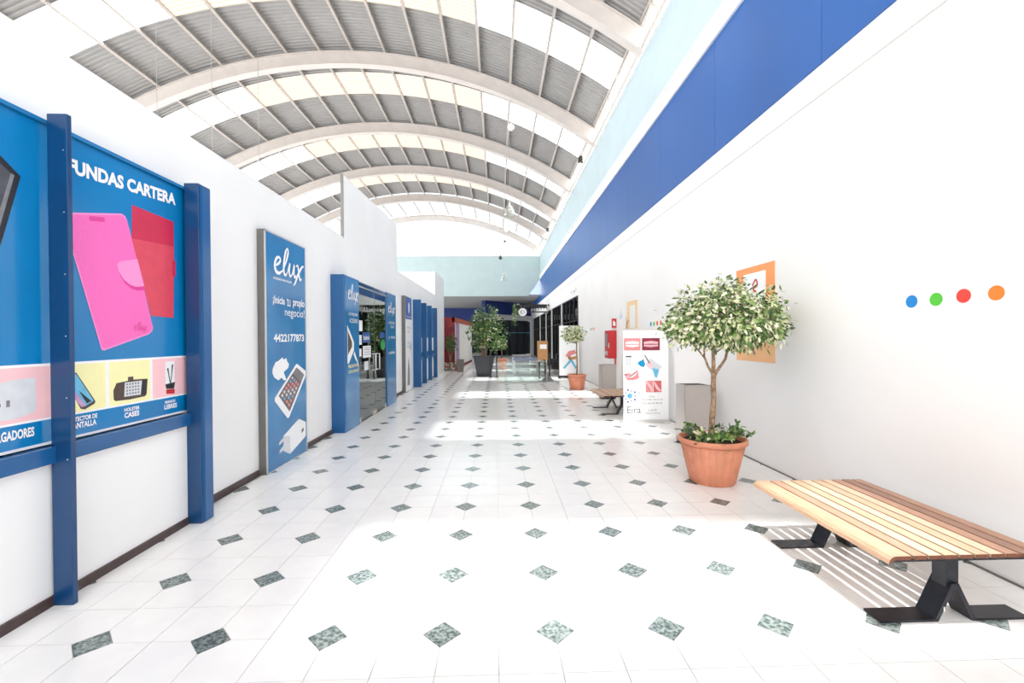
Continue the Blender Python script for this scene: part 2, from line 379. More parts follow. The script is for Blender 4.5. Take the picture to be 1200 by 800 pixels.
# right shop interior
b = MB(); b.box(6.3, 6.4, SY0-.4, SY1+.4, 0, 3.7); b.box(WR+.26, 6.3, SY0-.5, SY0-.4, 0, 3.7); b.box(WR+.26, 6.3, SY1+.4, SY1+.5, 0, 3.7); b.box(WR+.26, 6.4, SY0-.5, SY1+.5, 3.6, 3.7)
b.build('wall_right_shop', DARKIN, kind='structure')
win = empty('window_1', (WR, SY0, 0), kind='structure')
y = SY0; n = 0
while y < SY1-.1:
    y2 = min(y+1.12, SY1)
    bx('mullion', BLACK, win, WR-.03, WR+.07, y, y+.055, 0, 3.57)
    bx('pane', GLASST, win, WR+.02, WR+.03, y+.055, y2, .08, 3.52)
    if n in (4, 8, 11, 15): bx('white_post', WHM, win, WR-.06, WR+.05, y+.3, y+.45, 0, 3.57)
    y = y2; n += 1
bx('mullion', BLACK, win, WR-.03, WR+.07, SY1-.06, SY1, 0, 3.57)
bx('head_rail', BLACK, win, WR-.03, WR+.07, SY0, SY1, 3.52, 3.57); bx('sill_rail', BLACK, win, WR-.03, WR+.07, SY0, SY1, 0, .08)
bx('transom_rail', BLACK, win, WR-.03, WR+.05, SY0, SY1, 2.46, 2.50)

# ---- far end: tympanum glazing, cyan fascia, soffit, blue fascias, shop fronts
EY = 36.8
b = MB(); b.prism([(-14.0, 5.15), (2.58, 5.15), (WR, 6.6), (WR, 8.4), (-14.0, 8.4)], FP(EY), -.25, 0)
we = b.build('wall_end', CYANE, kind='structure')
b = MB(); b.prism([(-14.2, 5.15), (2.58, 5.15), (3.5, 5.15), (3.5, 5.3), (-14.2, 5.3)], FP(52), 0, 14.9)
b.build('trim_soffit', GREYC, kind='structure')
b = MB(); b.box(-14.2, 6, 52, 52.2, 0, 3.9); b.build('wall_back', DARKIN, kind='structure')
b = MB(); b.box(-14.2, -1.2, 51.6, 52.0, 3.6, 5.15)
b.add([(-1.08, 41, 3.95), (3.5, 46, 3.95), (3.5, 46.3, 3.95), (-1.4, 41.3, 3.95), (-1.08, 41, 5.15), (3.5, 46, 5.15), (3.5, 46.3, 5.15), (-1.4, 41.3, 5.15)],
      [(0, 3, 2, 1), (4, 5, 6, 7), (0, 1, 5, 4), (1, 2, 6, 5), (2, 3, 7, 6), (3, 0, 4, 7)])
b.add([(-1.4, 41.3, 3.95), (-1.08, 41, 3.95), (-1.08, 41, 5.15), (-1.4, 41.3, 5.15), (-1.4, 51.6, 3.95), (-1.2, 51.6, 3.95), (-1.2, 51.6, 5.15), (-1.4, 51.6, 5.15)],
      [(0, 1, 2, 3), (5, 4, 7, 6), (1, 5, 6, 2), (4, 0, 3, 7), (4, 5, 1, 0), (3, 2, 6, 7)])
b.build('trim_blue_fascia', BLUED, kind='structure')
win = empty('window_2', (0, 41.6, 0), kind='structure')
def dg(u, v, d):   # diagonal front from (-1.08, 41.3) to (3.5, 46.3)
    t = u; return (-1.08+4.58*t+.7*d, 41.3+5*t-.7*d, v)
for k in range(6):
    MB().prism(rect(k/6+.012, (k+1)/6-.012, .1, 3.4), dg, 0, .02).build('pane', GLASST, win)
    MB().prism(rect(k/6-.012, k/6+.012, .0, 3.5), dg, -.04, .06).build('mullion', WHM if k in (0,) else BLACK, win)
MB().prism(rect(.97, 1.0, .0, 3.6), dg, -.05, .2).build('white_post', WHM, win)
MB().prism(rect(-.01, 1.0, 3.45, 3.95), dg, -.05, .12).build('lintel', WHM, win)
MB().prism(rect(-.01, 1.0, 2.2, 2.26), dg, -.02, .05).build('transom_rail', PSKY, win)
b = MB()
for k in range(7):
    u = .08+k*.13; z = .9+.3*((k*5) % 3); b.ball((-1.08+4.58*u-.4, 41.3+5*u+.9, z+.6), .12)
    b.box(-1.08+4.58*u-.7, -1.08+4.58*u-.2, 42.2+5*u, 42.6+5*u, 0, z+.1)
b.build('shop_goods', mat('shop_goods_blue', (44, 92, 128), .5, vary=.4, scale=4), win)
# opal tympanum
RC = (-5.19, -3.90); RA = 15.19
win = empty('window_3', (-5, EY, 8.4), kind='structure')
xs = [-13.9, -11.6, -9.4, -7.1, -4.9, -2.7, -.55, 1.6, 3.5]
def zar(x): return RC[1]+math.sqrt((RA+.3)**2-(x-RC[0])**2)
for i in range(8):
    x0, x1 = xs[i], xs[i+1]; m_ = (x0+x1)/2
    MB().prism([(x0+.02, 8.45), (x1-.02, 8.45), (x1-.02, zar(x1)), (m_, zar(m_)), (x0+.02, zar(x0))], FP(EY+.30), -.01, .01).build('pane', TYMP, win)
    bx('mullion', WHM, win, x1-.03, x1+.03, EY+.20, EY+.29, 8.4, zar(x1)-.02)
bx('sill', WHM, win, -13.9, 3.5, EY-.03, EY+.32, 8.38, 8.46)

# ================================================================ VAULTED ROOF
ce = empty('ceiling', (RC[0], 0, RC[1]), kind='structure')
TH0 = math.radians(.75); DT = math.radians(4.12); J0, J1 = -8, 8
YA = [.4+5.2*k for k in range(-1, 8)]
def arcmesh(name, segs, mats):
    """segs: (r0, r1, y0, y1, mat index)"""
    b = MB(); a0 = TH0+J0*DT-.01; a1 = math.asin((WR-.02-RC[0])/RA)+.0; n = 60
    for r0, r1, y0, y1, mi in segs:
        vs = []
        for i in range(n+1):
            a = a0+(a1-a0)*i/n
            for r, yy in ((r0, y0), (r0, y1), (r1, y1), (r1, y0)): vs.append((r*math.sin(a), yy, r*math.cos(a)))
        fs = [(4*i+k, 4*i+(k+1) % 4, 4*i+4+(k+1) % 4, 4*i+4+k) for i in range(n) for k in range(4)]
        b.add(vs, fs, mi)
    me = bpy.data.meshes.new(name); me.from_pydata(b.v, [], b.f)
    for m in mats: me.materials.append(m)
    me.polygons.foreach_set('material_index', b.m); return me
am = arcmesh('arch_beam', [(RA+.02, RA+.45, -.05, .05, 0), (RA, RA+.03, -.14, .14, 0), (RA+.44, RA+.47, -.12, .12, 0)], [BEAM])
for y in YA:
    o = bpy.data.objects.new('arch_beam', am); COL.objects.link(o); o.location = (0, y, 0); o.parent = ce
b = MB(); b.box(-.02, .02, .12, 5.08, RA+.47, RA+.60); b.box(-.04, .04, .12, 5.08, RA+.462, RA+.474)
pm = bpy.data.meshes.new('purlin'); pm.from_pydata(b.v, [], b.f); pm.materials.append(PURL)
def corr(y0, y1, m, name):
    b = MB(); vs = []; W = y1-y0; nr = max(2, round(W/.155)); hw = DT*15.8/2; prof = []
    for k in range(nr):
        p = y0+W*k/nr; q = W/nr; prof += [(p, 0), (p+q*.35, 0), (p+q*.5, .035), (p+q*.85, .035)]
    prof.append((y1, 0)); R = RA+.605
    for a in (-DT/2, 0, DT/2):
        for (yy, dz) in prof: vs.append(((R+dz)*math.sin(a), yy, (R+dz)*math.cos(a)))
    n = len(prof); b.add(vs, [(r*n+i, r*n+i+1, (r+1)*n+i+1, (r+1)*n+i) for r in range(2) for i in range(n-1)])
    me = bpy.data.meshes.new(name); me.from_pydata(b.v, [], b.f); me.materials.append(m); return me
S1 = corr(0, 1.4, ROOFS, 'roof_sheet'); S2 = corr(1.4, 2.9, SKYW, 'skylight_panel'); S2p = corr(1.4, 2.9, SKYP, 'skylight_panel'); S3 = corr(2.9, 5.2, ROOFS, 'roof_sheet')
S1w = corr(0, 5.2, SKYL, 'skylight_panel')
for bi in range(8):
    y = YA[bi]
    for j in range(J0, J1+1):
        a = TH0+j*DT
        if j <= J1:
            o = bpy.data.objects.new('purlin', pm); COL.objects.link(o); o.location = (0, y, 0); o.rotation_euler = (0, a, 0); o.parent = ce
        if j < J1:
            ac = a+DT/2; X = RC[0]+15.8*math.sin(ac)
            if bi == 7: lst = [S1w]
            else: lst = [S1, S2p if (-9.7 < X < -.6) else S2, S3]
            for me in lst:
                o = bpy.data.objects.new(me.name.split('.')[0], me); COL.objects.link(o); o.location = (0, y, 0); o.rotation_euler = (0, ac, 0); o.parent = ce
# eaves truss over the right wall
tr = empty('trim_truss', (3.48, 0, 8.56), kind='structure')
for bi in range(8):
    y0 = YA[bi]+.16; y1 = YA[bi+1]-.16
    for z in (8.62, 9.24):
        MB().box(3.45, 3.51, y0, y1, z-.03, z+.03).build('chord', BEAM, tr)
    b = MB(); n = 8
    for k in range(n):
        ya, yb = y0+(y1-y0)*k/n, y0+(y1-y0)*(k+1)/n; za, zb = (8.63, 9.23) if k % 2 == 0 else (9.23, 8.63)
        MB().tube([(3.48, ya, za), (3.48, yb, zb)], .018, 5).build('web_bar', BEAM, tr)
        b.tube([(3.48, ya, 8.63), (3.48, ya, 9.23)], .014, 5)
    b.build('web_posts', BEAM, tr)

# ================================================================ LEFT SHOPFRONTS
XP = -2.935   # poster face
def shopfront(nm, fins, zt):
    w_ = empty(nm, (WL, fins[0][0], 0), kind='structure')
    for i, (y0, y1, x0, x1, mats, top) in enumerate(fins):
        o = MB().box(x0, x1, y0, y1, 0, top, 0, .004).build('pilaster', mats[0], w_)
        if len(mats) > 1:
            b = MB(); b.box(x1, x1+.006, y0+.02, y0+.05, 0.01, top-.01); b.box(x1, x1+.012, y1-.14, y1-.02, .01, top-.02); b.build('corner_strip', mats[1], o)
    return w_
w1 = shopfront('window_4', [(3.0, 3.035, -2.893, -2.768, [NAVY], 3.185), (4.285, 4.46, -2.905, -2.775, [NAVY, NAVY2], 3.18), (1.2, 1.235, -2.985, -2.758, [NAVY], 3.185)], 3.15)
b = MB()
for k in range(6): b.ball((-2.79, 2.998, .95+k*.4), .004, n=6)
b.build('rivets', STEELL, w1)
for y0, y1 in ((-7.2, 1.2), (1.2, 3.018), (3.018, 4.46)):
    bx('lower_panel', WHITE, w1, WL, -2.905, y0, y1, .066, .93); bx('rail', NAVY2, w1, -2.99, -2.865, y0, y1, .93, 1.035)
    bx('top_rail', PB2, w1, -2.99, -2.91, y0, y1, 3.125, 3.15)
bx('lower_rail', NAVY, w1, -2.905, -2.897, 3.035, 4.285, .918, .935)

# ---- posters in the near window
def poster_base(y0, y1, label):
    p = empty('window_poster', ((XP), (y0+y1)/2, 1.045), label, 'poster')
    bx('backing', PBLUE, p, XP-.04, XP, y0, y1, 1.045, 3.122)
    bx('edge_strip', PWH, p, XP, XP+.004, y0, y1, 1.045, 1.062)
    mp = LP(XP)
    printed('print_band', rect(y0, y1, 1.208, 1.574), mp, PWH, p, .0014)
    return p, mp
p, mp = poster_base(3.062, 4.46, 'blue window poster with pink and red phone wallets, lettered FUNDAS CARTERA')
text('FUNDAS CARTERA', 3.178, 2.872, 4.215, 2.978, mp, PWH, p, bold=.045, slope=.078)
printed('printed_wallet', [(3.717, 2.523), (3.724, 2.811), (4.188, 2.794), (4.188, 2.436), (4.172, 1.921), (3.91, 1.928)], mp, PRED, p, .0014, label='red phone wallet print')
printed('printed_wallet_top', [(3.717, 2.54), (3.724, 2.811), (4.188, 2.794), (4.186, 2.57)], mp, PRED2, p, .002)
printed('printed_tab', [(4.165, 2.44), (4.205, 2.44), (4.205, 2.30), (4.165, 2.30)], mp, PRED2, p, .0026)
pk = [(3.187, 2.403), (3.10, 2.62), (3.62, 2.712), (3.655, 2.70), (3.671, 2.673), (3.833, 2.151), (3.925, 1.83), (3.919, 1.80), (3.879, 1.77), (3.446, 1.646), (3.428, 1.652)]
pk = [(3.09, 2.575)] + pk[2:-1] + [(3.425, 1.655), (3.187, 2.403), (3.09, 2.56)]
printed('printed_wallet', pk, mp, PPINKL, p, .003, label='pink phone wallet print')
cx = sum(q[0] for q in pk)/len(pk); cz = sum(q[1] for q in pk)/len(pk)
printed('printed_wallet_face', [(cx+(q[0]-cx)*.975+.004, cz+(q[1]-cz)*.975) for q in pk], mp, PPINK, p, .0036)
printed('printed_slot', [(3.345, 2.585), (3.46, 2.605), (3.47, 2.625), (3.46, 2.64), (3.345, 2.62), (3.336, 2.602)], mp, PPINK2, p, .0042)
stp = [(3.57, 2.308), (3.6, 2.335), (3.767, 2.383), (3.835, 2.17), (3.75, 2.155), (3.691, 2.165), (3.63, 2.2), (3.59, 2.25)]
printed('printed_strap_shade', [(u+.012, v-.03) for u, v in stp], mp, PPINK2, p, .0042)
printed('printed_strap', stp, mp, PPINKL, p, .0048)
script_logo(3.72, 1.80, .14, .075, mp, PPINK2, p, lift=.0055, wt=.6)
for (y0, y1, m) in ((3.085, 3.459, PYEL), (3.488, 3.889, PYEL), (3.916, 4.42, PROSE)):
    printed('print_cell', rect(y0, y1, 1.222, 1.557), mp, m, p, .002)
printed('printed_phone', [(u+.02, v) for u, v in [(3.17, 1.50), (3.205, 1.497), (3.35, 1.279), (3.343, 1.262), (3.266, 1.232), (3.235, 1.24), (3.12, 1.45)]], mp, PBRN, p, .0026)
printed('printed_screen', [(u+.02, v) for u, v in [(3.18, 1.49), (3.203, 1.487), (3.335, 1.285), (3.262, 1.252), (3.14, 1.43)]], mp, PSKY, p, .0032)
printed('printed_screen_glow', [(3.20, 1.38), (3.29, 1.262), (3.262, 1.25), (3.16, 1.38)], mp, PLIL, p, .0038)
printed('printed_screen_shade', [(3.24, 1.37), (3.335, 1.285), (3.30, 1.272)], mp, PBLK, p, .0042)
printed('printed_holster', [(3.524, 1.337), (3.553, 1.391), (3.661, 1.40), (3.661, 1.43), (3.713, 1.43), (3.713, 1.405), (3.862, 1.398), (3.848, 1.27), (3.83, 1.255), (3.677, 1.249), (3.54, 1.255), (3.526, 1.27)], mp, PBRN, p, .0026)
printed('printed_screen', [(3.63, 1.388), (3.80, 1.388), (3.785, 1.275), (3.622, 1.277)], mp, PLG, p, .0032)
b = MB()
for i in range(5):
    for k in range(4):
        u = 3.642+i*.028; v = 1.290+k*.025; b.prism(rect(u, u+.016, v, v+.014), mp, .0032, .0038)
b.build('printed_icons', PGRY, p)
printed('printed_phone_edge', [(3.80, 1.388), (3.85, 1.392), (3.835, 1.268), (3.785, 1.275)], mp, PBLK, p, .0034)
printed('printed_package', [(4.065, 1.53), (4.175, 1.53), (4.175, 1.25), (4.065, 1.25)], mp, PWH, p, .0026)
b = MB()
stroke(b, [(4.09, 1.47, .02), (4.10, 1.42, .012), (4.12, 1.33, .01)], mp, .0034); stroke(b, [(4.15, 1.50, .02), (4.14, 1.42, .01), (4.12, 1.33, .01)], mp, .0034)
b.build('printed_earphones', PBLK, p)
printed('printed_box', [(4.06, 1.33), (4.18, 1.34), (4.165, 1.28), (4.07, 1.29)], mp, PBLK, p, .0034)
printed('printed_box', [(4.07, 1.285), (4.175, 1.278), (4.17, 1.235), (4.07, 1.245)], mp, FIRER, p, .0036, label='red box print')
text('PROTECTOR DE', 3.145, 1.157, 3.383, 1.190, mp, PWH, p, bold=.03); text('PANTALLA', 3.175, 1.108, 3.375, 1.150, mp, PWH, p, bold=.035)
text('HOLSTER', 3.622, 1.158, 3.772, 1.186, mp, PWH, p, bold=.03); text('CASES', 3.622, 1.108, 3.768, 1.150, mp, PWH, p, bold=.035)
text('MANOS', 4.055, 1.158, 4.18, 1.184, mp, PWH, p, bold=.03); text('LIBRES', 4.045, 1.108, 4.2, 1.150, mp, PWH, p, bold=.035)

p, mp = poster_base(1.24, 3.06, 'blue window poster at the left picture edge with black phone case, lettered CARGADORES')
printed('printed_case', [(2.25, 2.95), (2.66, 2.86), (2.75, 2.83), (2.877, 2.735), (2.735, 2.20), (2.60, 1.75), (2.2, 1.95)], mp, PBLK, p, .002)
printed('printed_case_face', [(2.25, 2.90), (2.72, 2.80), (2.82, 2.735), (2.70, 2.25), (2.57, 1.85), (2.25, 2.05)], mp, mat('print_charcoal', (84, 84, 92), .3, vary=.3, scale=5), p, .0026)
printed('printed_case_edge', [(2.82, 2.735), (2.84, 2.73), (2.71, 2.22), (2.58, 1.82), (2.565, 1.835), (2.69, 2.25)], mp, PGRY, p, .0032)
printed('print_cell', rect(2.35, 3.05, 1.222, 1.557), mp, PROSE, p, .002)
printed('printed_charger', [(2.69, 1.44), (2.74, 1.468), (2.787, 1.482), (2.88, 1.488), (2.955, 1.485), (2.974, 1.465)][:5]+[(2.945, 1.47), (2.95, 1.30), (2.935, 1.27), (2.823, 1.245), (2.72, 1.25), (2.69, 1.28)], mp, PLG, p, .0026)
printed('printed_port', rect(2.775, 2.795, 1.325, 1.365), mp, PGRY, p, .0032)
printed('printed_port', rect(2.725, 2.745, 1.33, 1.35), mp, PGRY, p, .0032)
text('CARGADORES', 2.66, 1.120, 2.935, 1.180, mp, PWH, p, bold=.035, slope=.0)

# ---- lightbox sign between the shopfronts
XS = -2.93
p = empty('lightbox_sign', (WL+.05, 6.36, 0), 'tall blue lightbox sign with white script logo, phone number and charger pictures', 'sign')
bx('casing', BOXG, p, WL+.002, XS-.004, 5.78, 6.975, .0, 3.12, bev=.004); bx('face', PB2, p, XS-.004, XS, 5.80, 6.965, .015, 3.10)
b = MB(); 
for y0, y1, z0, z1 in ((5.78, 5.80, 0, 3.12), (6.965, 6.985, 0, 3.12), (5.78, 6.985, 3.10, 3.12), (5.78, 6.985, 0, .015)): b.box(XS-.01, XS+.006, y0, y1, z0, z1)
b.build('face_frame', STEELL, p)
mp = LP(XS)
script_logo(5.99, 2.60, .93, .39, mp, PWH, p)
text('ACCESORIOS PARA CELULAR', 5.98, 2.515, 6.52, 2.545, mp, PWH, p, bold=.03)
text('\u00a1Inicia', 5.97, 2.17, 6.30, 2.30, mp, PWH, p, bold=.02); text('tu', 6.36, 2.18, 6.47, 2.30, mp, PWH, p); text('propio', 6.55, 2.165, 6.925, 2.31, mp, PWH, p, bold=.02)
text('negocio!', 6.30, 2.01, 6.925, 2.16, mp, PWH, p)
text('4422177873', 5.983, 1.685, 6.90, 1.795, mp, PWH, p, bold=.03)
printed('printed_adapter', [(5.951, 1.34), (6.03, 1.42), (6.10, 1.43), (6.22, 1.475), (6.26, 1.44), (6.33, 1.465), (6.35, 1.42), (6.409, 1.37), (6.38, 1.32), (6.249, 1.272), (6.329, 1.153), (6.249, 1.16), (6.19, 1.20), (6.097, 1.174), (5.99, 1.22), (5.942, 1.282)], mp, PWH, p)
printed('printed_phone', [(5.991, 0.909), (6.0, .95), (6.64, 1.362), (6.69, 1.36), (6.998, 1.22), (6.99, 1.16), (6.40, 0.62), (6.347, 0.613)][:3]+[(6.68, 1.355), (6.955, 1.235), (6.95, 1.16), (6.40, .63), (6.35, .62)], mp, PWH, p, .0024)
printed('printed_screen', [(6.10, 0.965), (6.637, 1.311), (6.90, 1.185), (6.41, 0.705)], mp, mat('print_warm_screen', (120, 96, 96), .3, vary=.4, scale=9), p, .003)
b = MB()
def bil(a, c): 
    A, B, C, D = (6.10, .965), (6.637, 1.311), (6.90, 1.185), (6.41, .705)
    return tuple((1-a)*(1-c)*A[i]+a*(1-c)*B[i]+a*c*C[i]+(1-a)*c*D[i] for i in (0, 1))
for i in range(6):
    for k in range(4):
        a = .06+i*.115; c = .10+k*.21; b.prism([bil(a, c), bil(a+.07, c), bil(a+.07, c+.13), bil(a, c+.13)], mp, .003, .0036, (i*3+k*2) % 5 % 3)
b.build('printed_icons', [PLG, PSKIN, PSKY], p)
printed('printed_screen_top', [bil(.78, .03), bil(.98, .03), bil(.98, .97), bil(.78, .97)], mp, PGRY, p, .0036)
printed('printed_plug', [(6.227, 0.40), (6.67, 0.538), (6.72, .545), (6.937, 0.46), (6.937, 0.26), (6.90, .235), (6.42, 0.11), (6.388, 0.117), (6.22, .20)], mp, PWH, p, .0024)
printed('printed_plug_side', [(6.227, .40), (6.42, .36), (6.42, .11), (6.388, .117), (6.22, .20)], mp, PLG, p, .003)
printed('printed_prong', [(6.22, .38), (6.10, .335), (6.10, .30), (6.22, .33)], mp, PLG, p, .0024); printed('printed_prong', [(6.22, .27), (6.11, .225), (6.11, .19), (6.22, .21)], mp, PLG, p, .0024)
printed('printed_port', [(6.79, .37), (6.86, .395), (6.86, .345), (6.79, .32)], mp, PBLK, p, .003)

# ---- glass entrance: blue panels, doors
XG = -2.78
def entrance_panel(y0, y1, deep, label):
    p = empty('entrance_panel', (WL+.1, (y0+y1)/2, 0), label, 'sign')
    bx('casing', NAVY2, p, WL+.002, XG-.004, y0, y1, 0, 2.9, bev=.005); bx('face', PB2, p, XG-.004, XG, y0+.06, y1-.02, .02, 2.88)
    return p, LP(XG)
p, mp = entrance_panel(8.28, 9.16, 1, 'blue advertising panel left of the glass doors with white script logo')
script_logo(8.47, 2.47, .62, .30, mp, PWH, p)
text('LOS MEJORES', 8.50, 2.15, 9.05, 2.22, mp, PWH, p); text('ACCESORIOS', 8.55, 2.03, 9.05, 2.11, mp, PWH, p)
printed('printed_phone', [(8.42, 1.98), (8.80, 1.66), (8.80, 1.50), (8.48, 1.25), (8.42, 1.27)], mp, PWH, p); printed('printed_screen', [(8.44, 1.88), (8.68, 1.66), (8.68, 1.57), (8.44, 1.42)], mp, PBRN, p, .003)
b = MB(); stroke(b, [(8.80, 1.45, .08), (8.90, 1.35, .07), (9.02, 1.25, .03), (9.10, 1.12, .02)], mp, .003); b.build('printed_cable', PWH, p)
text('PREGUNTA POR', 8.46, 1.17, 9.08, 1.235, mp, PYEL, p, bold=.02); text('TODO EL CATALOGO', 8.46, 1.07, 9.08, 1.13, mp, PYEL, p, bold=.02)
p, mp = entrance_panel(11.42, 12.45, 1, 'narrow blue advertising panel right of the glass doors')
script_logo(11.56, 2.40, .75, .28, mp, PWH, p)
text('ACCESORIOS', 11.6, 2.10, 12.25, 2.17, mp, PWH, p); text('FUNDAS', 11.8, 2.0, 12.2, 2.06, mp, PWH, p); text('y mas', 11.6, 1.70, 12.3, 1.78, mp, PWH, p); text('cables', 11.6, 1.32, 12.3, 1.40, mp, PWH, p)
d = empty('door_1', (XG-.03, 10.3, 0), kind='structure')
mp = LP(XG-.025)
for k, (y0, y1, hy) in enumerate(((9.17, 10.34, 10.20), (10.37, 11.41, 10.52))):
    lf = MB().box(XG-.037, XG-.025, y0, y1, .04, 2.78, 0, .002).build('door_leaf', GLASSD, d)
    b = MB(); b.tube([(XG-.025, hy, 1.02), (XG+.045, hy, 1.02), (XG+.045, hy, 1.38), (XG-.025, hy, 1.38)], .014, 8); b.build('handle', STEELL, lf)
    b = MB(); b.box(XG-.045, XG-.02, y0+.01, y0+.16 if k == 0 else y0+.12, .0, .10); b.box(XG-.045, XG-.02, y1-.14, y1-.01, .0, .10); b.build('patch_fitting', STEEL, lf)
    if k == 0:
        for (a, c, e, f, m) in ((9.20, 9.44, 1.88, 2.10, PWH), (9.20, 9.38, 1.60, 1.80, PWH), (9.22, 9.36, 1.36, 1.52, PWH), (9.47, 9.98, 1.64, 1.86, FBB), (9.46, 10.05, 1.32, 1.57, PWH), (9.55, 9.85, 1.05, 1.24, PLG)):
            printed('sticker', rect(a, c, e, f), mp, m, lf, .003)
        text('facebook', 9.50, 1.70, 9.95, 1.80, mp, PWH, lf, bold=.02, lift=.005)
        b = MB()
        for z in (1.38, 1.43, 1.48, 1.52): b.prism(rect(9.55, 9.98, z, z+.012), mp, .003, .004)
        b.build('sticker_lines', PGRY, lf)
    else:
        printed('sticker', ell(11.1, 1.58, .22, .13), mp, GRN, lf, .003); printed('sticker', rect(10.85, 11.25, 1.74, 1.88), mp, FBB, lf, .003)
bx('door_header', GLASSD, d, XG-.037, XG-.025, 9.17, 11.41, 2.80, 2.885); bx('door_track', STEEL, d, XG-.05, XG-.01, 9.17, 11.41, 2.78, 2.80)
bx('header_infill', WHITE, d, WL+.001, XG-.01, 9.165, 11.415, 2.885, 2.90)
bx('threshold', STEEL, d, XG-.06, XG, 9.17, 11.41, .0, .008)
# counter seen dimly inside
c = empty('shop_counter', (-4.6, 10.4, 0), 'dark shop counter seen dimly behind the glass doors', 'counter')
bx('counter_body', PGRY, c, -4.9, -4.4, 9.4, 11.4, 0, 1.0); bx('counter_top', BLACK, c, -4.95, -4.35, 9.35, 11.45, 1.0, 1.04)

# ---- white notice sign beyond the doors
p = empty('notice_sign', (WL+.06, 14.75, 0), 'tall white notice sign with blue head, grey box sides, beyond the doors', 'sign')
XN = -2.90
bx('casing', BOXG, p, WL+.012, XN-.004, 14.30, 15.35, 0, 3.08, bev=.004); bx('face', PWH, p, XN-.004, XN, 14.32, 15.33, .02, 3.06)
mp = LP(XN)
printed('print_head', rect(14.32, 15.33, 2.35, 3.06), mp, FBB, p)
printed('printed_emblem', [(14.75, 2.85), (14.9, 2.92), (15.0, 2.80), (14.97, 2.62), (14.85, 2.52), (14.78, 2.62)], mp, PWH, p, .003)
text('horario', 14.5, 2.40, 15.2, 2.47, mp, PWH, p); text('AVISO AL', 14.5, 2.04, 15.2, 2.11, mp, PGRY, p); text('cliente', 14.6, 1.92, 15.0, 1.99, mp, PGRY, p)
text('LUNES A', 14.5, 1.55, 15.2, 1.62, mp, PSKY, p); text('SABADO', 14.5, 1.42, 15.2, 1.50, mp, PSKY, p)
printed('printed_figure', [(14.55, .2), (14.95, .2), (14.93, .7), (14.75, 1.1), (14.6, .7)], mp, PGRY, p); printed('printed_figure', ell(15.12, 1.45, .05, .12), mp, PBRN, p)

# ---- second shopfront, far
fx = lambda y: -3.03+.17*(y-13.8)/7.02
w2 = shopfront('window_5', [(15.98, 16.1, fx(16), -2.70, [NAVY2], 3.10), (17.3, 17.38, fx(17.3), -2.71, [NAVY2], 3.08), (18.6, 18.68, fx(18.6), -2.70, [NAVY2], 3.07), (19.95, 20.03, fx(20), -2.66, [NAVY2], 3.06)], 3)
for i, (y0, y1) in enumerate(((16.1, 17.3), (17.38, 18.6), (18.68, 19.95))):
    x1 = fx(y0)+.09
    bx('lower_panel', WHITE, w2, fx(y0), x1, y0, y1, .06, .93); bx('rail', NAVY2, w2, fx(y0), x1+.05, y0, y1, .93, 1.04); bx('baseboard', BASEB, w2, fx(y0), x1+.012, y0, y1, 0, .06)
    p = empty('window_poster', (x1, (y0+y1)/2, 1.04), 'small far blue poster with white product band, %s bay of the distant blue shopfront' % ('first', 'middle', 'last')[i], 'poster')
    bx('backing', PB2, p, x1-.05, x1, y0+.005, y1-.005, 1.04, 3.0)
    mp = LP(x1); printed('print_band', rect(y0+.01, y1-.01, 1.2, 1.75), mp, PWH, p); printed('printed_product', rect(y0+.3, y0+.7, 1.3, 1.65), mp, (PSKIN, PROSE, PLG)[i], p, .003)
    printed('print_stripe', [(y0+.25, 1.8), (y0+.42, 1.8), (y0+.55, 2.9), (y0+.35, 2.9)], mp, PWH if i != 1 else PSKY, p)

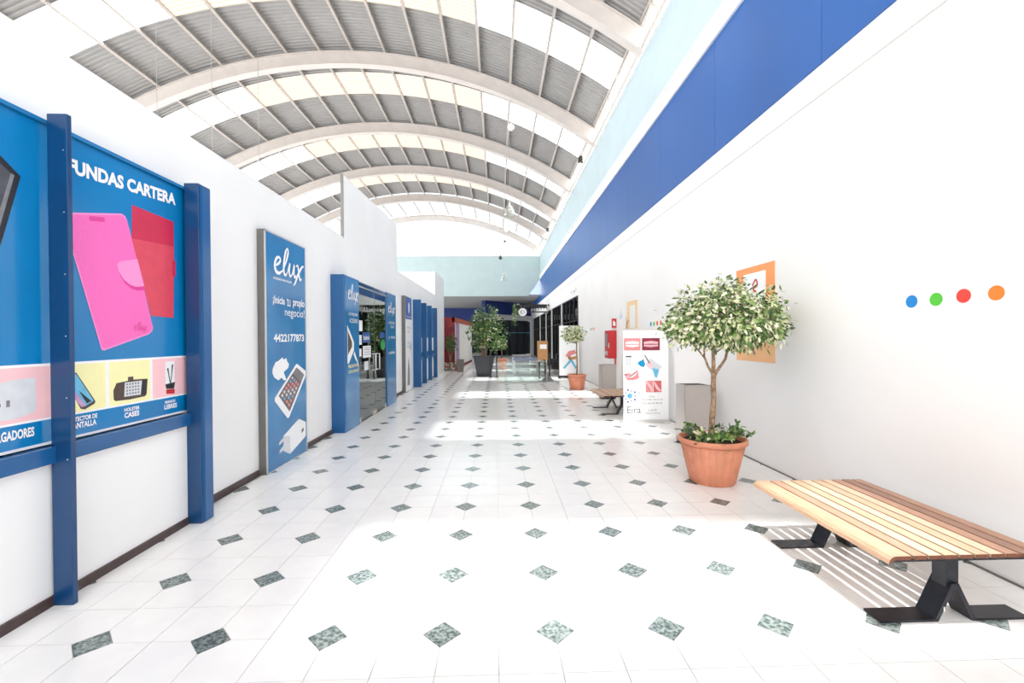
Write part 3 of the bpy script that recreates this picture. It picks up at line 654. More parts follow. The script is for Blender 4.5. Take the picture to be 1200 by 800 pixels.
# ================================================================ BENCHES
def make_bench():
    cx, y0, y1 = 2.745, 2.55, 3.95
    r = empty('slatted_bench', (cx, 3.25, 0)); zt = .425
    x = 2.30
    order = [0, 2, 1, 0, 1, 0, 1, 2, 3, 2]
    for i in range(10):
        if i == 0:
            # wide front slat with rolled-over nose
            prof = [(x+.125, zt), (x+.03, zt), (x+.010, zt-.006), (x-.006, zt-.022), (x-.014, zt-.046), (x-.006, zt-.050), (x+.008, zt-.034), (x+.03, zt-.024), (x+.125, zt-.024)]
            b = MB(); n = len(prof)
            b.add([(u, y0, v) for u, v in prof]+[(u, y1, v) for u, v in prof], [(k, (k+1) % n, (k+1) % n+n, k+n) for k in range(n)], 0)
            b.add([(u, y0, v) for u, v in prof]+[(u, y1, v) for u, v in prof], [tuple(range(n-1, -1, -1)), tuple(range(n, 2*n))], 1)
            b.build('slat', [WOOD[0], WOODE], r); x += .125
        else:
            wd = .0785; x += .016
            b = MB(); b.box(x, x+wd, y0, y1, zt-.024, zt, 0, .003)
            b.v = [tuple(v) for v in b.v]
            for fi, f in enumerate(b.f):
                ys = [b.v[k][1] for k in f]
                if max(ys)-min(ys) < .004: b.m[fi] = 1
            b.build('slat', [WOOD[order[i]], WOODE], r); x += wd
    xe = x
    for yy in (y0+.004, y1-.05, 2.66, 3.58): bx('crossbar', DARKM, r, 2.318, xe-.004, yy, yy+.05, zt-.036, zt-.0245)
    for yy in (2.60, 3.55):
        lg = MB().box(cx-.040, cx+.040, yy+.02, yy+.11, .195, zt-.036, 0, .003).build('leg', DARKM, r)
        b = MB(); t = .014
        for s in (-1, 1):
            f = lambda u, v, d: (cx+s*u, yy+d, v)
            path = [(.46, .0), (.46, .014), (.125, .014), (.022, .225), (.002, .225), (.002, .200), (.010, .190), (.105, .0)]
            if s < 0: b.prism(path, lambda u, v, d: (cx-u, yy+d, v), 0, .13)
            else: b.prism(path, lambda u, v, d: (cx+u, yy+d, v), .0, .13)
        b.build('foot', DARKM, lg)
    b = MB()
    mpf = lambda u, v, d: (cx+u, 2.598-d, v)
    b.prism([(-.058, .100), (-.046, .100), (-.052, .118)], mpf, 0, .001)
    b.box(cx-.075, cx-.07, 2.597, 2.599, .06, .09)
    b.build('maker_mark', PWH, r)
    return r
b1 = make_bench(); props(b1, 'large slatted wooden bench on black steel feet in the right foreground', 'bench', 'slatted wooden benches')
b2 = dup(b1); b2.location = (2.79, 10.56, 0); b2['label'] = 'distant slatted wooden bench standing behind the dental banner'

# ================================================================ PLANTS
def leafmesh(pts, size, mats, wts, seed, droop=.4):
    rnd = random.Random(seed); b = MB()
    for (p, n) in pts:
        L = size*rnd.uniform(.7, 1.25); W = L*.5
        d = Vector((rnd.gauss(0, .6), rnd.gauss(0, .6), rnd.gauss(-droop, .5)))+Vector(n)*.5
        if d.length < .1: continue
        d.normalize(); nn = (Vector(n)+Vector((rnd.gauss(0, .5), rnd.gauss(0, .5), rnd.gauss(.5, .5))))
        s = d.cross(nn)
        if s.length < .05: continue
        s.normalize(); up = s.cross(d).normalized(); p = Vector(p)
        r = rnd.random(); mi = 0; acc = 0
        for k, w_ in enumerate(wts):
            acc += w_
            if r < acc: mi = k; break
        a = p; tip = p+d*L-up*L*.12; m1 = p+d*L*.38; l = m1+s*W*.5-up*L*.06; rr = m1-s*W*.5-up*L*.06; m2 = p+d*L*.72-up*L*.02
        l2 = m2+s*W*.34-up*L*.08; r2 = m2-s*W*.34-up*L*.08
        b.add([a, l, l2, tip, r2, rr, m1+up*0, m2], [(0, 1, 6), (0, 6, 5), (1, 2, 7, 6), (5, 6, 7, 4), (2, 3, 7), (7, 3, 4)], mi)
    return b
def domepts(rnd, n, c, rx, ry, rz_up, rz_dn, shell=.5, lump=.15):
    out = []
    while len(out) < n:
        v = Vector((rnd.gauss(0, 1), rnd.gauss(0, 1), rnd.gauss(0, 1))).normalized()
        rad = (1-shell*rnd.random()**1.6)*(1+lump*noise.noise(v*2.3+Vector((c[0], c[1], 0)))*2)
        rz = rz_up if v.z > 0 else rz_dn
        out.append((Vector((c[0]+v.x*rx*rad, c[1]+v.y*ry*rad, c[2]+v.z*rz*rad)), v))
    return out
def pot_terra(root, c, rb, rt, h, n=64):
    x, y, z = c
    b = MB(); fl_ = lambda a, zz: 1+(.03*(abs(math.cos(a*11))**.5) if zz < h*.862 and zz > .005 else 0)
    b.lathe([(.001, 0), (rb, 0), (rb+.004, .01), (rt*.90, h*.86), (rt*.90, h*.865), (rt*.955, h*.87), (rt*1.0, h*.90), (rt*1.0, h*.985), (rt*.985, h), (rt*.93, h), (rt*.90, h*.97), (rt*.86, h*.86), (rt*.86, h*.84)], c, 176, mod=fl_)
    b.build('pot', TERRA, root)
    MB().lathe([(rt*.875, h*.90), (rt*.5, h*.915), (.001, h*.92)], c, 32).build('soil', SOIL, root)
# main tree
T = empty('potted_tree', (2.57, 5.32, 0), 'large variegated ficus tree in a ribbed terracotta pot beside the wall', 'plant', 'potted trees')
c = (2.555, 5.27, 0); pot_terra(T, c, .245, .385, .525)
b = MB()
b.tube([(2.575, 5.32, .46), (2.57, 5.315, .62), (2.585, 5.32, .80), (2.60, 5.32, .95), (2.595, 5.315, 1.12), (2.60, 5.32, 1.30)], [.036, .033, .034, .029, .030, .028], 10)
b.tube([(2.60, 5.32, 1.26), (2.597, 5.32, 1.45), (2.58, 5.30, 1.62), (2.60, 5.3, 1.9)], [.026, .022, .018, .010], 8)
b.tube([(2.605, 5.32, 1.25), (2.67, 5.33, 1.34), (2.755, 5.34, 1.45), (2.79, 5.34, 1.60), (2.86, 5.36, 1.8)], [.022, .018, .017, .015, .008], 8)
b.tube([(2.595, 5.32, 1.26), (2.52, 5.30, 1.37), (2.47, 5.29, 1.49), (2.47, 5.28, 1.68), (2.36, 5.25, 1.85)], [.018, .014, .013, .012, .007], 8)
b.tube([(2.48, 5.29, 1.46), (2.40, 5.27, 1.55), (2.30, 5.25, 1.66)], [.010, .009, .006], 6)
rnd = random.Random(3)
for k in range(26):
    a = rnd.uniform(0, 2*PI); rr = rnd.uniform(.35, .62); s_ = Vector((2.63, 5.32, rnd.uniform(1.5, 1.72)))
    e = Vector((2.71+rr*math.cos(a), 5.32+rr*.85*math.sin(a), rnd.uniform(1.7, 2.2))); b.tube([s_, (s_+e)/2+Vector((0, 0, .04)), e], [.010, .007, .004], 5)
b.build('trunk', BARK, T)
rnd = random.Random(11); pts = []
cl = domepts(rnd, 400, (2.715, 5.32, 1.83), .655, .62, .50, .17, .45, .10)
for (q, n) in cl:
    for k in range(19):
        o_ = Vector((rnd.gauss(0, .055), rnd.gauss(0, .055), rnd.gauss(0, .05))); pts.append((q+o_, n+o_.normalized()*.6))
leafmesh(pts, .068, [LEAFC, LEAFM, LEAFD], [.46, .32, .22], 5, .5).build('foliage', [LEAFC, LEAFM, LEAFD], T, kind='stuff')
rnd = random.Random(4); pts = []
for k in range(150):
    a = rnd.uniform(0, 2*PI); rr = .33*math.sqrt(rnd.random()); q = Vector((2.57+rr*math.cos(a), 5.32+rr*math.sin(a), .50+rnd.random()*.05+(.05 if rr > .2 else 0)))
    pts.append((q, Vector((math.cos(a), math.sin(a), .5))))
for (dx, dy, dz) in ((.43, -.05, .06), (.45, 0, .05), (.30, -.1, .12), (.28, -.05, .14), (-.14, -.3, .12), (-.12, -.33, .10), (-.1, -.38, 0), (-.28, -.22, .0), (-.05, -.4, .02), (-.30, -.25, .05)):
    for k in range(4): pts.append((Vector((2.57+dx, 5.32+dy, .50+dz))+Vector((rnd.gauss(0, .03), rnd.gauss(0, .03), rnd.gauss(0, .02))), Vector((dx, dy, .3))))
b = leafmesh(pts, .095, [LEAFD, LEAFM, LEAFC], [.45, .45, .10], 9, 0)
for (dx, dy, dz) in ((.43, -.05, .06), (.30, -.1, .12), (-.14, -.3, .12)):
    b.tube([(2.57+dx*.6, 5.32+dy*.6, .48), (2.57+dx*.85, 5.32+dy*.85, .53+dz*.6), (2.57+dx, 5.32+dy, .5+dz)], .004, 4, 1)
b.build('ground_cover', [LEAFD, LEAFM, LEAFC], T, kind='stuff')

# pale tree, second pot on the right
T = empty('potted_tree', (2.64, 14.85, 0), 'small pale-crowned tree in a smooth terracotta pot before the white poster board', 'plant', 'potted trees')
c = (2.64, 14.85, 0); pot_terra(T, c, .225, .315, .50)
b = MB(); b.tube([(2.64, 14.85, .44), (2.65, 14.85, .9), (2.63, 14.85, 1.3), (2.64, 14.85, 1.7)], [.032, .028, .025, .015], 8)
for k in range(8): b.tube([(2.64, 14.85, 1.45), (2.6+rnd.uniform(-.2, .2), 14.85+rnd.uniform(-.2, .2), 1.9)], [.012, .006], 5)
b.build('trunk', BARK, T)
rnd = random.Random(21); pts = [(q, n) for q, n in domepts(rnd, 900, (2.54, 14.85, 1.82), .37, .36, .30, .26, .6, .15)]
leafmesh(pts, .085, 0, [.5, .35, .15], 6, .2).build('foliage', [LEAFC, LEAFM, LEAFD], T, kind='stuff')
# dense tree in black tapered pot
T = empty('potted_tree', (-.6, 20.35, 0), 'dense dark green tree in a black square tapered planter mid corridor', 'plant', 'potted trees')
b = MB(); x, y = -.6, 20.35; b0, b1_, h = .31, .45, .85
def frus(b, x, y, h, a, c, z0=0): b.add([(x-a, y-a, z0), (x+a, y-a, z0), (x+a, y+a, z0), (x-a, y+a, z0), (x-c, y-c, h), (x+c, y-c, h), (x+c, y+c, h), (x-c, y+c, h)], [(0, 3, 2, 1), (0, 1, 5, 4), (1, 2, 6, 5), (2, 3, 7, 6), (3, 0, 4, 7)])
frus(b, x, y, h, b0, b1_); frus(b, x, y, h+.05, b1_+.02, b1_+.025, h-.03)
b.add([(x-.44, y-.44, h-.03), (x+.44, y-.44, h-.03), (x+.44, y+.44, h-.03), (x-.44, y+.44, h-.03)], [(0, 1, 2, 3)])
b.build('pot', POTB, T); MB().lathe([(.38, .84), (.001, .86)], (x, y, 0), 20).build('soil', SOIL, T)
b = MB()
for k in range(6): a = k*1.05; b.tube([(x+.08*math.cos(a), y+.08*math.sin(a), .8), (x+.14*math.cos(a), y+.14*math.sin(a), 1.4), (x+.4*math.cos(a), y+.4*math.sin(a), 2.2)], [.04, .03, .012], 6)
b.build('trunk', BARK, T)
rnd = random.Random(31); pts = [(q, n) for q, n in domepts(rnd, 2600, (-.5, 20.35, 2.12), .78, .72, .95, .98, .8, .28)]
leafmesh(pts, .13, 0, [.52, .36, .12], 7, .3).build('foliage', [LEAFF, LEAFM, LEAFC], T, kind='stuff')
# little tree behind it
T = empty('potted_tree', (.26, 24.6, 0), 'little round-headed tree in an orange pot, furthest down the corridor', 'plant', 'potted trees')
pot_terra(T, (.26, 24.6, 0), .2, .26, .60); MB().tube([(.26, 24.6, .5), (.24, 24.6, 1.2)], .03, 6).build('trunk', BARK, T)
rnd = random.Random(41); pts = [(q, n) for q, n in domepts(rnd, 500, (.14, 24.6, 1.40), .40, .36, .36, .30, .6, .15)]
leafmesh(pts, .12, 0, [.5, .35, .15], 8, .2).build('foliage', [LEAFF, LEAFM, LEAFC], T, kind='stuff')

# ================================================================ BINS
def bin_(x, y, label, group='square steel bins'):
    r = empty('waste_bin', (x, y, 0), label, 'bin', group); w_, d_, h = .41, .38, .95
    x0, x1, y0, y1 = x-w_/2, x+w_/2, y-d_/2, y+d_/2
    b = MB(); b.box(x0, x1, y0, y0+.004, .04, h); b.box(x0, x1, y1-.004, y1, .04, h); b.box(x0, x0+.004, y0, y1, .04, h); b.box(x1-.004, x1, y0, y1, .04, h); b.box(x0, x1, y0, y1, .04, .05)
    b.build('body', STEEL, r)
    b = MB(); b.box(x0+.004, x1-.004, y0+.004, y1-.004, h-.06, h-.05); b.build('inner_tray', DARKM, r)
    b = MB()
    for q in ((x0, x1, y0, y0+.03), (x0, x1, y1-.03, y1), (x0, x0+.03, y0, y1), (x1-.03, x1, y0, y1)): b.box(*q, h-.005, h+.004)
    b.build('rim', STEELL, r); bx('plinth', BLACK, r, x0+.015, x1-.015, y0+.015, y1-.015, 0, .04)
    return r
bin_(3.155, 7.16, 'square brushed steel litter bin right behind the large terracotta pot')
bin_(3.10, 12.58, 'square steel litter bin below the red hose cabinet')

# ================================================================ ROLL-UP BANNER
p = empty('rollup_banner', (2.98, 8.9, 0), 'white roll-up dental banner lettered Eira with mouth pictures', 'banner')
BY = 8.87
bx('cassette', STEELL, p, 2.50, 3.44, BY-.01, BY+.09, 0, .07, bev=.01); bx('sheet', PWH, p, 2.515, 3.43, BY+.03, BY+.034, .07, 1.86)
bx('top_bar', STEELL, p, 2.505, 3.44, BY+.022, BY+.045, 1.86, 1.885); MB().tube([(2.97, BY+.07, .05), (2.97, BY+.05, 1.86)], .01, 6).build('pole', STEELL, p)
bx('foot', STEELL, p, 2.6, 2.64, BY-.15, BY+.2, 0, .012); bx('foot', STEELL, p, 3.32, 3.36, BY-.15, BY+.2, 0, .012)
mp = FP(BY+.03)
def teeth(a, c, e, f, gum, m2):
    printed('print_photo', rect(a, c, e, f), mp, gum, p)
    b = MB(); n = 7
    for k in range(n):
        u = a+(c-a)*(.1+.8*k/n); hh = (f-e)*(.30-.05*abs(k-3)*.5); mid = (e+f)/2
        b.prism(ell(u+.02, mid+hh*.52, .021, hh*.5, 8), mp, .002, .003); b.prism(ell(u+.02, mid-hh*.48, .019, hh*.42, 8), mp, .002, .003)
    b.build('printed_teeth', m2, p)
teeth(2.50+.03, 2.865, 1.455, 1.70, PSKIN, PWH); teeth(2.895, 3.255, 1.455, 1.70, PMAR, PROSE)
b = MB(); 
for u in (2.57, 2.63): 
    b.prism(rect(u, u+.045, 1.15, 1.31), mp, .001, .002)
b.build('printed_tubes', PLG, p)
printed('printed_cap', rect(2.565, 2.68, 1.32, 1.345), mp, PBLK, p)
printed('printed_mouth', [(2.53, .98), (2.62, 1.0), (2.68, .98), (2.80, 1.055), (2.835, .90), (2.72, .86), (2.60, .86)], mp, PSKIN, p)
printed('printed_smile', [(2.55, .975), (2.66, .955), (2.79, 1.03), (2.77, .96), (2.68, .91), (2.60, .92)], mp, PWH, p, .003)
b = MB(); stroke(b, [(2.535, .985, .012), (2.66, .94, .018), (2.80, 1.05, .012)], mp, .0036); b.build('printed_lip_line', PMAR, p)
printed('printed_glove', [(2.80, 1.20), (2.86, 1.14), (2.93, 1.12), (2.96, 1.18), (2.93, 1.24), (2.86, 1.25)], mp, PCYN, p); printed('printed_glove', [(2.88, 1.24), (2.92, 1.29), (2.94, 1.22)], mp, PCYN, p)
printed('printed_chart', [(2.97, 1.16), (3.06, 1.30), (3.30, 1.12), (3.16, 1.00)], mp, PLG, p); printed('printed_chart', [(2.98, 1.17), (3.05, 1.25), (3.12, 1.18), (3.05, 1.08)], mp, PROSE, p, .003)
printed('printed_tool', [(2.93, 1.37), (2.96, 1.36), (3.06, 1.20), (3.03, 1.19)], mp, PGRY, p, .0036); printed('printed_tool', [(3.10, 1.10), (3.24, 1.07), (3.20, .91), (3.15, .92)], mp, PSKY, p, .0036)
printed('print_photo', rect(2.97, 3.115, .615, .845), mp, PSKIN, p); printed('print_photo', rect(3.125, 3.285, .615, .845), mp, mat('print_salmon', (226, 110, 110), .35, vary=.25, scale=25), p)
b = MB(); stroke(b, [(2.98, .83, .03), (3.06, .72, .05), (3.10, .63, .03)], mp, .003); stroke(b, [(3.14, .82, .03), (3.20, .70, .05), (3.27, .64, .03)], mp, .003); b.build('printed_highlights', PROSE, p)
printed('printed_flower', ell(2.645, .545, .05, .05, 16), mp, PSKY, p); 
b = MB()
for k in range(10): a = k*PI/5; r_ = .105+.02*(k % 2); b.prism(ell(2.645+r_*math.cos(a), .545+r_*math.sin(a), .012+.007*(k % 2), .012+.007*(k % 2), 8), mp, .002, .003)
b.build('printed_specks', FBB, p)
b = MB()
for k in range(24): a = k*PI/12; b.prism(ell(2.645+.078*math.cos(a), .545+.078*math.sin(a), .006, .006, 6), mp, .002, .003)
b.prism(ell(2.83, .60, .012, .016, 8), mp, .002, .003); b.prism(ell(2.78, .58, .008, .008, 8), mp, .002, .003)
b.build('printed_specks', PSKY, p)
text('Eira', 2.59, .195, 2.865, .335, mp, PGRY, p)
text('Citas', 3.03, .515, 3.145, .548, mp, PGRY, p); text('Tel. (442) 216 91 23', 2.895, .445, 3.305, .48, mp, PGRY, p); text('Tel. 442 67 89 90', 2.895, .378, 3.30, .41, mp, PGRY, p)
text('Local 50', 3.018, .242, 3.186, .275, mp, PGRY, p); text('Plaza la Playa', 2.967, .175, 3.26, .21, mp, PGRY, p)

# ================================================================ WALL DECALS (RIGHT)
mpw = RP(WR)
cn = ['blue', 'green', 'red', 'orange']; cm = [DBLUE, DGREEN, DRED, DORG]
for (ys, z, where, rr) in (((3.745, 3.53, 3.315, 3.09), 2.012, 'nearest row, beside the foreground bench', .0535), ((10.30, 10.09, 9.88, 9.67), 2.02, 'small far row above the dental banner', .0535), ((17.0, 16.79, 16.57, 16.36), 2.03, 'tiny furthest row, near the dark shopfront', .0535)):
    for k, y in enumerate(ys):
        MB().prism(ell(y, z+(.008*(k > 1)), rr, rr, 36), mpw, 0, .003).build('wall_dot', cm[k], None, 'round %s dot on the white wall, %s' % (cn[k], where), 'decal', 'coloured dots on the right wall', org=(WR, y, z))
p = empty('wall_poster', (WR, 6.1, 1.38), 'large orange-framed wall poster partly hidden behind the big potted tree', 'poster')
MB().prism(rect(5.64, 6.56, 1.375, 2.69), mpw, 0, .006).build('panel', PORL, p)
printed('print_frame_top', rect(5.64, 6.56, 2.0, 2.69), mpw, PORG, p, .0075)
printed('print_inner', rect(5.83, 6.365, 1.72, 2.60), mpw, PWH, p, .009)
b = MB(); stroke(b, [(6.14, 2.42, .03), (6.06, 2.50, .03), (6.02, 2.42, .03), (6.12, 2.38, .03), (6.05, 2.33, .03)], mpw, .0105); b.build('print_squiggle', FIRER, p)
b = MB(); stroke(b, [(6.60, 1.72, .05), (6.60, 1.55, .05)], mpw, .0105); stroke(b, [(6.545, 1.72, .04), (6.55, 1.56, .04)], mpw, .0105); b.build('print_legs', FBB, p)
b = MB()
stroke(b, [(6.42, 1.66, .02), (6.46, 1.56, .03), (6.50, 1.50, .05)], mpw, .0105); stroke(b, [(6.22, 1.66, .02), (6.13, 1.54, .03), (6.08, 1.47, .05)], mpw, .0105); b.build('print_shoes', PGRY, p)
p = empty('wall_poster', (WR, 11.8, 1.95), 'smaller pale orange-framed wall poster above the bench, with a raised hand shape', 'poster')
MB().prism(rect(11.28, 12.2, 1.945, 2.68), mpw, 0, .006).build('panel', mat('print_cream_orange', (248, 214, 164), .45, vary=.05, scale=2), p)
printed('print_inner', rect(11.45, 11.93, 1.97, 2.56), mpw, PWH, p, .0075)
b = MB(); stroke(b, [(12.25, 1.95, .10), (12.2, 2.08, .12), (12.25, 2.2, .05), (12.3, 2.28, .03)], mpw, .009); stroke(b, [(12.15, 2.1, .08), (12.0, 2.2, .03)], mpw, .009); b.build('print_hand', mat('print_tan', (204, 160, 110), .5, vary=.15, scale=20), p)
MB().prism([(13.0, 2.35), (12.85, 2.38), (12.78, 2.55), (12.72, 2.38), (12.62, 2.3), (12.75, 2.25), (12.9, 2.22)], mpw, 0, .003).build('wall_sticker', mat('sticker_pale_blue', (206, 222, 236), .5, vary=.05, scale=10), None, 'very pale blue sticker on white wall left of smaller orange poster', 'decal', org=(WR, 12.8, 2.3))

# hose cabinet and its sign
p = empty('hose_cabinet', (WR, 13.5, 1.08), 'red fire hose cabinet mounted on the white wall above the far bin', 'cabinet')
bx('casing', FIRER, p, 3.32, WR-.001, 13.3, 13.76, 1.085, 1.925, bev=.008)
dr = bx('door', mat('fire_red_door', (176, 30, 36), .35, vary=.06, scale=8), p, 3.308, 3.32, 13.32, 13.74, 1.10, 1.91)
bx('glass_pane', PGRY, dr, 3.3065, 3.308, 13.40, 13.66, 1.45, 1.82)
mp = RP(3.306); text('HIDRANTE', 13.34, 1.18, 13.70, 1.30, mp, PWH, dr, rev=True, bold=.02)
MB().box(3.31, 3.335, 13.285, 13.3, 1.4, 1.55).build('latch', STEELL, p)
bx('supply_pipe', FIRER, p, 3.50, 3.54, 13.3, 13.34, .90, 1.085)
p = empty('fire_sign', (WR, 13.28, 2.0), 'small red and white fire sign right above the red cabinet', 'sign')
bx('plate', FIRER, p, 3.42, WR-.001, 13.30, 13.31, 2.0, 2.28); printed('pictogram', [(3.45, 2.06), (3.53, 2.06), (3.53, 2.16), (3.47, 2.22), (3.45, 2.16)], FP(13.30), PWH, p, .003)

# poster board in front of the dark shopfront
p = empty('poster_board', (2.98, 18.85, 0), 'tall white poster board on black frame with shoe pictures, before dark shopfront', 'sign')
for a, c_ in ((2.58, 2.63), (3.42, 3.47)): bx('post', BLACK, p, a, c_, 18.83, 18.87, 0, 2.2)
bx('sheet', PWH, p, 2.60, 3.45, 18.80, 18.83, .12, 2.22); bx('bottom_bar', BLACK, p, 2.56, 3.48, 18.79, 18.88, .03, .12); b = MB(); b.box(2.58, 2.63, 18.6, 19.1, 0, .03); b.box(3.42, 3.47, 18.6, 19.1, 0, .03); b.build('foot', BLACK, p)
mp = FP(18.80)
printed('printed_shoe', [(2.85, .95), (3.0, 1.15), (3.25, 1.2), (3.32, 1.05), (3.1, .98), (3.05, .85)], mp, PSKIN, p)
printed('printed_shoe', [(2.95, .92), (3.1, .9), (3.35, .95), (3.3, .80), (3.0, .78)], mp, KRAFT, p)
printed('printed_bag', [(2.75, .45), (3.1, .85), (3.35, .45), (3.28, .40), (3.1, .70), (2.82, .40)], mp, PSKY, p)

# ================================================================ HANGING LAMPS
def zroof(x): return RC[1]+math.sqrt((RA+.60)**2-(x-RC[0])**2)
def globe(x, y, z, r, label, m=BULB, kind='globe'):
    p = empty('hanging_lamp', (x, y, z-r), label, 'lamp', 'lamps hanging in a line from the vault')
    zt = zroof(x); MB().tube([(x, y, z+r), (x, y, zt)], .008, 5).build('cord', WIRE, p)
    MB().lathe([(.03, r*.9), (.035, r*.95+.06), (.012, r+.12)], (x, y, z), 10).build('lamp_holder', STEELL if m is not POTB else BLACK, p)
    if kind == 'globe': MB().ball((x, y, z), r, n=16).build('bulb', m, p)
    else:
        MB().lathe([(.03, r*1.0), (r*.45, r*.8), (r*.75, r*.1), (r*.95, -r*.7), (r, -r), (r*.95, -r)], (x, y, z), 18).build('lamp_shade', LAMPG, p)
        MB().ball((x, y, z), r*.3, n=10).build('bulb', BULB, p)
globe(.537, 16, 9.20, .13, 'pale hanging globe lamp, highest and nearest of the line')
globe(.54, 18.6, 7.0, .24, 'glass bell lamp hanging highest of the bell-shaped ones', kind='bell')
globe(.535, 21.8, 6.95, .15, 'small pale globe lamp hanging just below the glass bell lamp')
globe(.525, 29, 7.95, .09, 'tiny grey bulb hanging before the bright end window', PGRY)
globe(.25, 31, 7.23, .12, 'black bulb lamp hanging before the top of the cyan wall', POTB)
globe(.486, 31.5, 5.95, .22, 'lowest hanging bell lamp, before the cyan end wall', kind='bell')
for i, (x, y, z0, lab) in enumerate(((-9.45, 12.9, 5.2, 'thin pale suspension wire hanging from vault, furthest left'), (-7.95, 12.9, 5.0, 'thin pale suspension wire above the pink poster shopfront, middle one'), (-7.86, 15.2, 5.0, 'thin pale suspension wire nearest the raised white gable'))):
    b = MB(); b.tube([(x, y, z0), (x, y, zroof(x))], .008, 5); b.build('suspension_wire', WIRE, None, lab, 'wire', 'thin wires hanging from the vault', org=(x, y, z0))
for (y, lab) in ((17.85, 'nearer small black floodlight on the eaves truss'), (29.5, 'farther small black floodlight on the eaves truss')):
    p = empty('floodlight', (3.42, y, 8.72), lab, 'lamp', 'floodlights on the eaves truss')
    bx('housing', BLACK, p, 3.28, 3.42, y-.12, y+.12, 8.72, 8.92, bev=.01); bx('bracket', DARKM, p, 3.40, 3.46, y-.02, y+.02, 8.66, 8.74)
p = empty('wall_spotlight', (WR, 20.0, 3.8), 'small white spotlight pair on wall above the dark shopfront corner', 'lamp')
for y in (19.9, 20.5): MB().tube([(WR-.01, y, 3.88), (WR-.10, y, 3.88)], .02, 8).build('bracket', WHM, p); MB().tube([(WR-.10, y, 3.92), (WR-.16, y-.05, 3.76)], [.045, .06], 10).build('spot_head', WHM, p)

# ================================================================ FAR CORRIDOR THINGS
# container shop
CB = empty('container_kiosk', (-2.4, 28.5, 0), 'red shipping container kiosk with cream corrugated side and rust top rail', 'kiosk')
def cb(u, v, d):  # u along the side, d out towards +X
    return (-2.34+.055*u+d, 24.3+u, v)
b = MB(); b.prism([(0, .0), (8.7, .0), (8.7, 2.72), (0, 2.85)], cb, -2.4, -.05); b.build('body', CONTR, CB)
n = 14; b = MB(); prof = []
for k in range(n+1):
    q = 1.9+k*6.8/n; prof += [(q, 0), (q+.12, 0), (q+.2, -.045), (q+.4, -.045)] if k < n else [(q, 0)]
vs = [cb(a, .15, d) for a, d in prof]+[cb(a, 2.60, d) for a, d in prof]; m_ = len(prof)
MB().add(vs, [(i, i+1, i+1+m_, i+m_) for i in range(m_-1)]).build('corrugated_side', CONTW, CB)
MB().prism(rect(-.02, 8.72, 2.60, 2.86), cb, -.08, .03).build('top_rail', CONTO, CB)
MB().prism(rect(-.02, 8.72, 0, .15), cb, -.08, .02).build('bottom_rail', CONTR, CB)
MB().prism(rect(-.02, .22, .0, 2.86), cb, -.1, .03).build('corner_post', CONTR, CB)
MB().prism(rect(.22, 1.5, .15, 2.6), cb, -.045, -.03).build('curtain', PLG, CB); MB().prism(rect(.9, 1.5, .15, 2.6), cb, -.03, -.01).build('curtain', MAUVE, CB); MB().prism(rect(1.5, 1.9, .15, 2.7), cb, -.06, .03).build('corner_post', MAUVE, CB, label='mauve post')
for k in range(5):
    b = MB(); b.box(-4.5, -2.42, 24.22, 24.26, .3+k*.5, .55+k*.5); b.build('rib', CONTR, CB)
# cobbled planter wall in front of it
P_ = empty('stone_planter', (-2.42, 23.9, 0), 'low planter edged with rust and sand coloured stones below the red container', 'planter')
rnd = random.Random(5)
for row in range(5):
    for k in range(8):
        x0 = -2.78+k*.105+(row % 2)*.03; z0 = .01+row*.088
        MB().box(x0, x0+.095, 23.72, 23.80+rnd.uniform(0, .02), z0, z0+.078, 0, .008).build('stone', COBB[rnd.randrange(3)], P_)
bx('core', SOIL, P_, -2.78, -1.98, 23.80, 24.15, 0, .44)
T = empty('leafy_shrub', (-2.5, 23.98, .445), 'green leafy shrub growing against the red container end', 'plant')
b = MB()
for k in range(5): b.tube([(-2.5, 23.98, .445), (-2.5+(k-2)*.06, 23.97, 1.0), (-2.45+(k-2)*.12, 23.95, 1.5)], .012, 5)
b.build('stem', BARK, T)
rnd = random.Random(61); pts = domepts(rnd, 420, (-2.44, 23.86, 1.45), .30, .2, .50, .50, .8, .3)
leafmesh(pts, .11, 0, [.5, .4, .1], 12, .3).build('foliage', [LEAFD, LEAFF, LEAFM], T, kind='stuff')
T = empty('grey_bin', (-1.9, 23.1, 0), 'low square grey-brown bin standing in front of the container', 'bin')
b = MB(); frus(b, -1.9, 23.1, .60, .15, .18); b.build('body', CONC, T); bx('lid', BOXG, T, -2.09, -1.71, 22.91, 23.29, .60, .64)

# glass barrier, posts
G = empty('glass_barrier', (.93, 17.0, 0), 'low clear glass barrier panel with thin grey rails across the corridor', 'barrier')
bx('pane', GLASSC, G, .02, 1.86, 16.995, 17.005, .03, .80); bx('bottom_rail', WIRE, G, 0, 1.88, 16.98, 17.02, 0, .03); bx('top_rail', WIRE, G, 0, 1.88, 16.99, 17.01, .80, .815)
for x in (0, 1.87): bx('post', WIRE, G, x-.012, x+.012, 16.985, 17.015, .0, .815)
def post(x, y, h, lab):
    T = empty('barrier_post', (x, y, 0), lab, 'post', 'black barrier posts')
    bx('base', BLACK, T, x-.06, x+.06, y-.06, y+.06, 0, .015); MB().box(x-.032, x+.032, y-.032, y+.032, .015, h).build('shaft', BLACK, T); bx('cap', DARKM, T, x-.04, x+.04, y-.04, y+.04, h, h+.03)
post(-.30, 19.5, 1.12, 'black barrier post directly beside the black planter, leftmost'); post(-.03, 19.54, 1.15, 'black barrier post at left end of glass barrier')
post(1.76, 18.85, .68, 'shorter black post left of the grey pyramid base'); post(2.0, 18.8, .68, 'shorter black post behind the grey pyramid base'); post(2.19, 18.85, 1.02, 'tall black post right of the grey pyramid base')
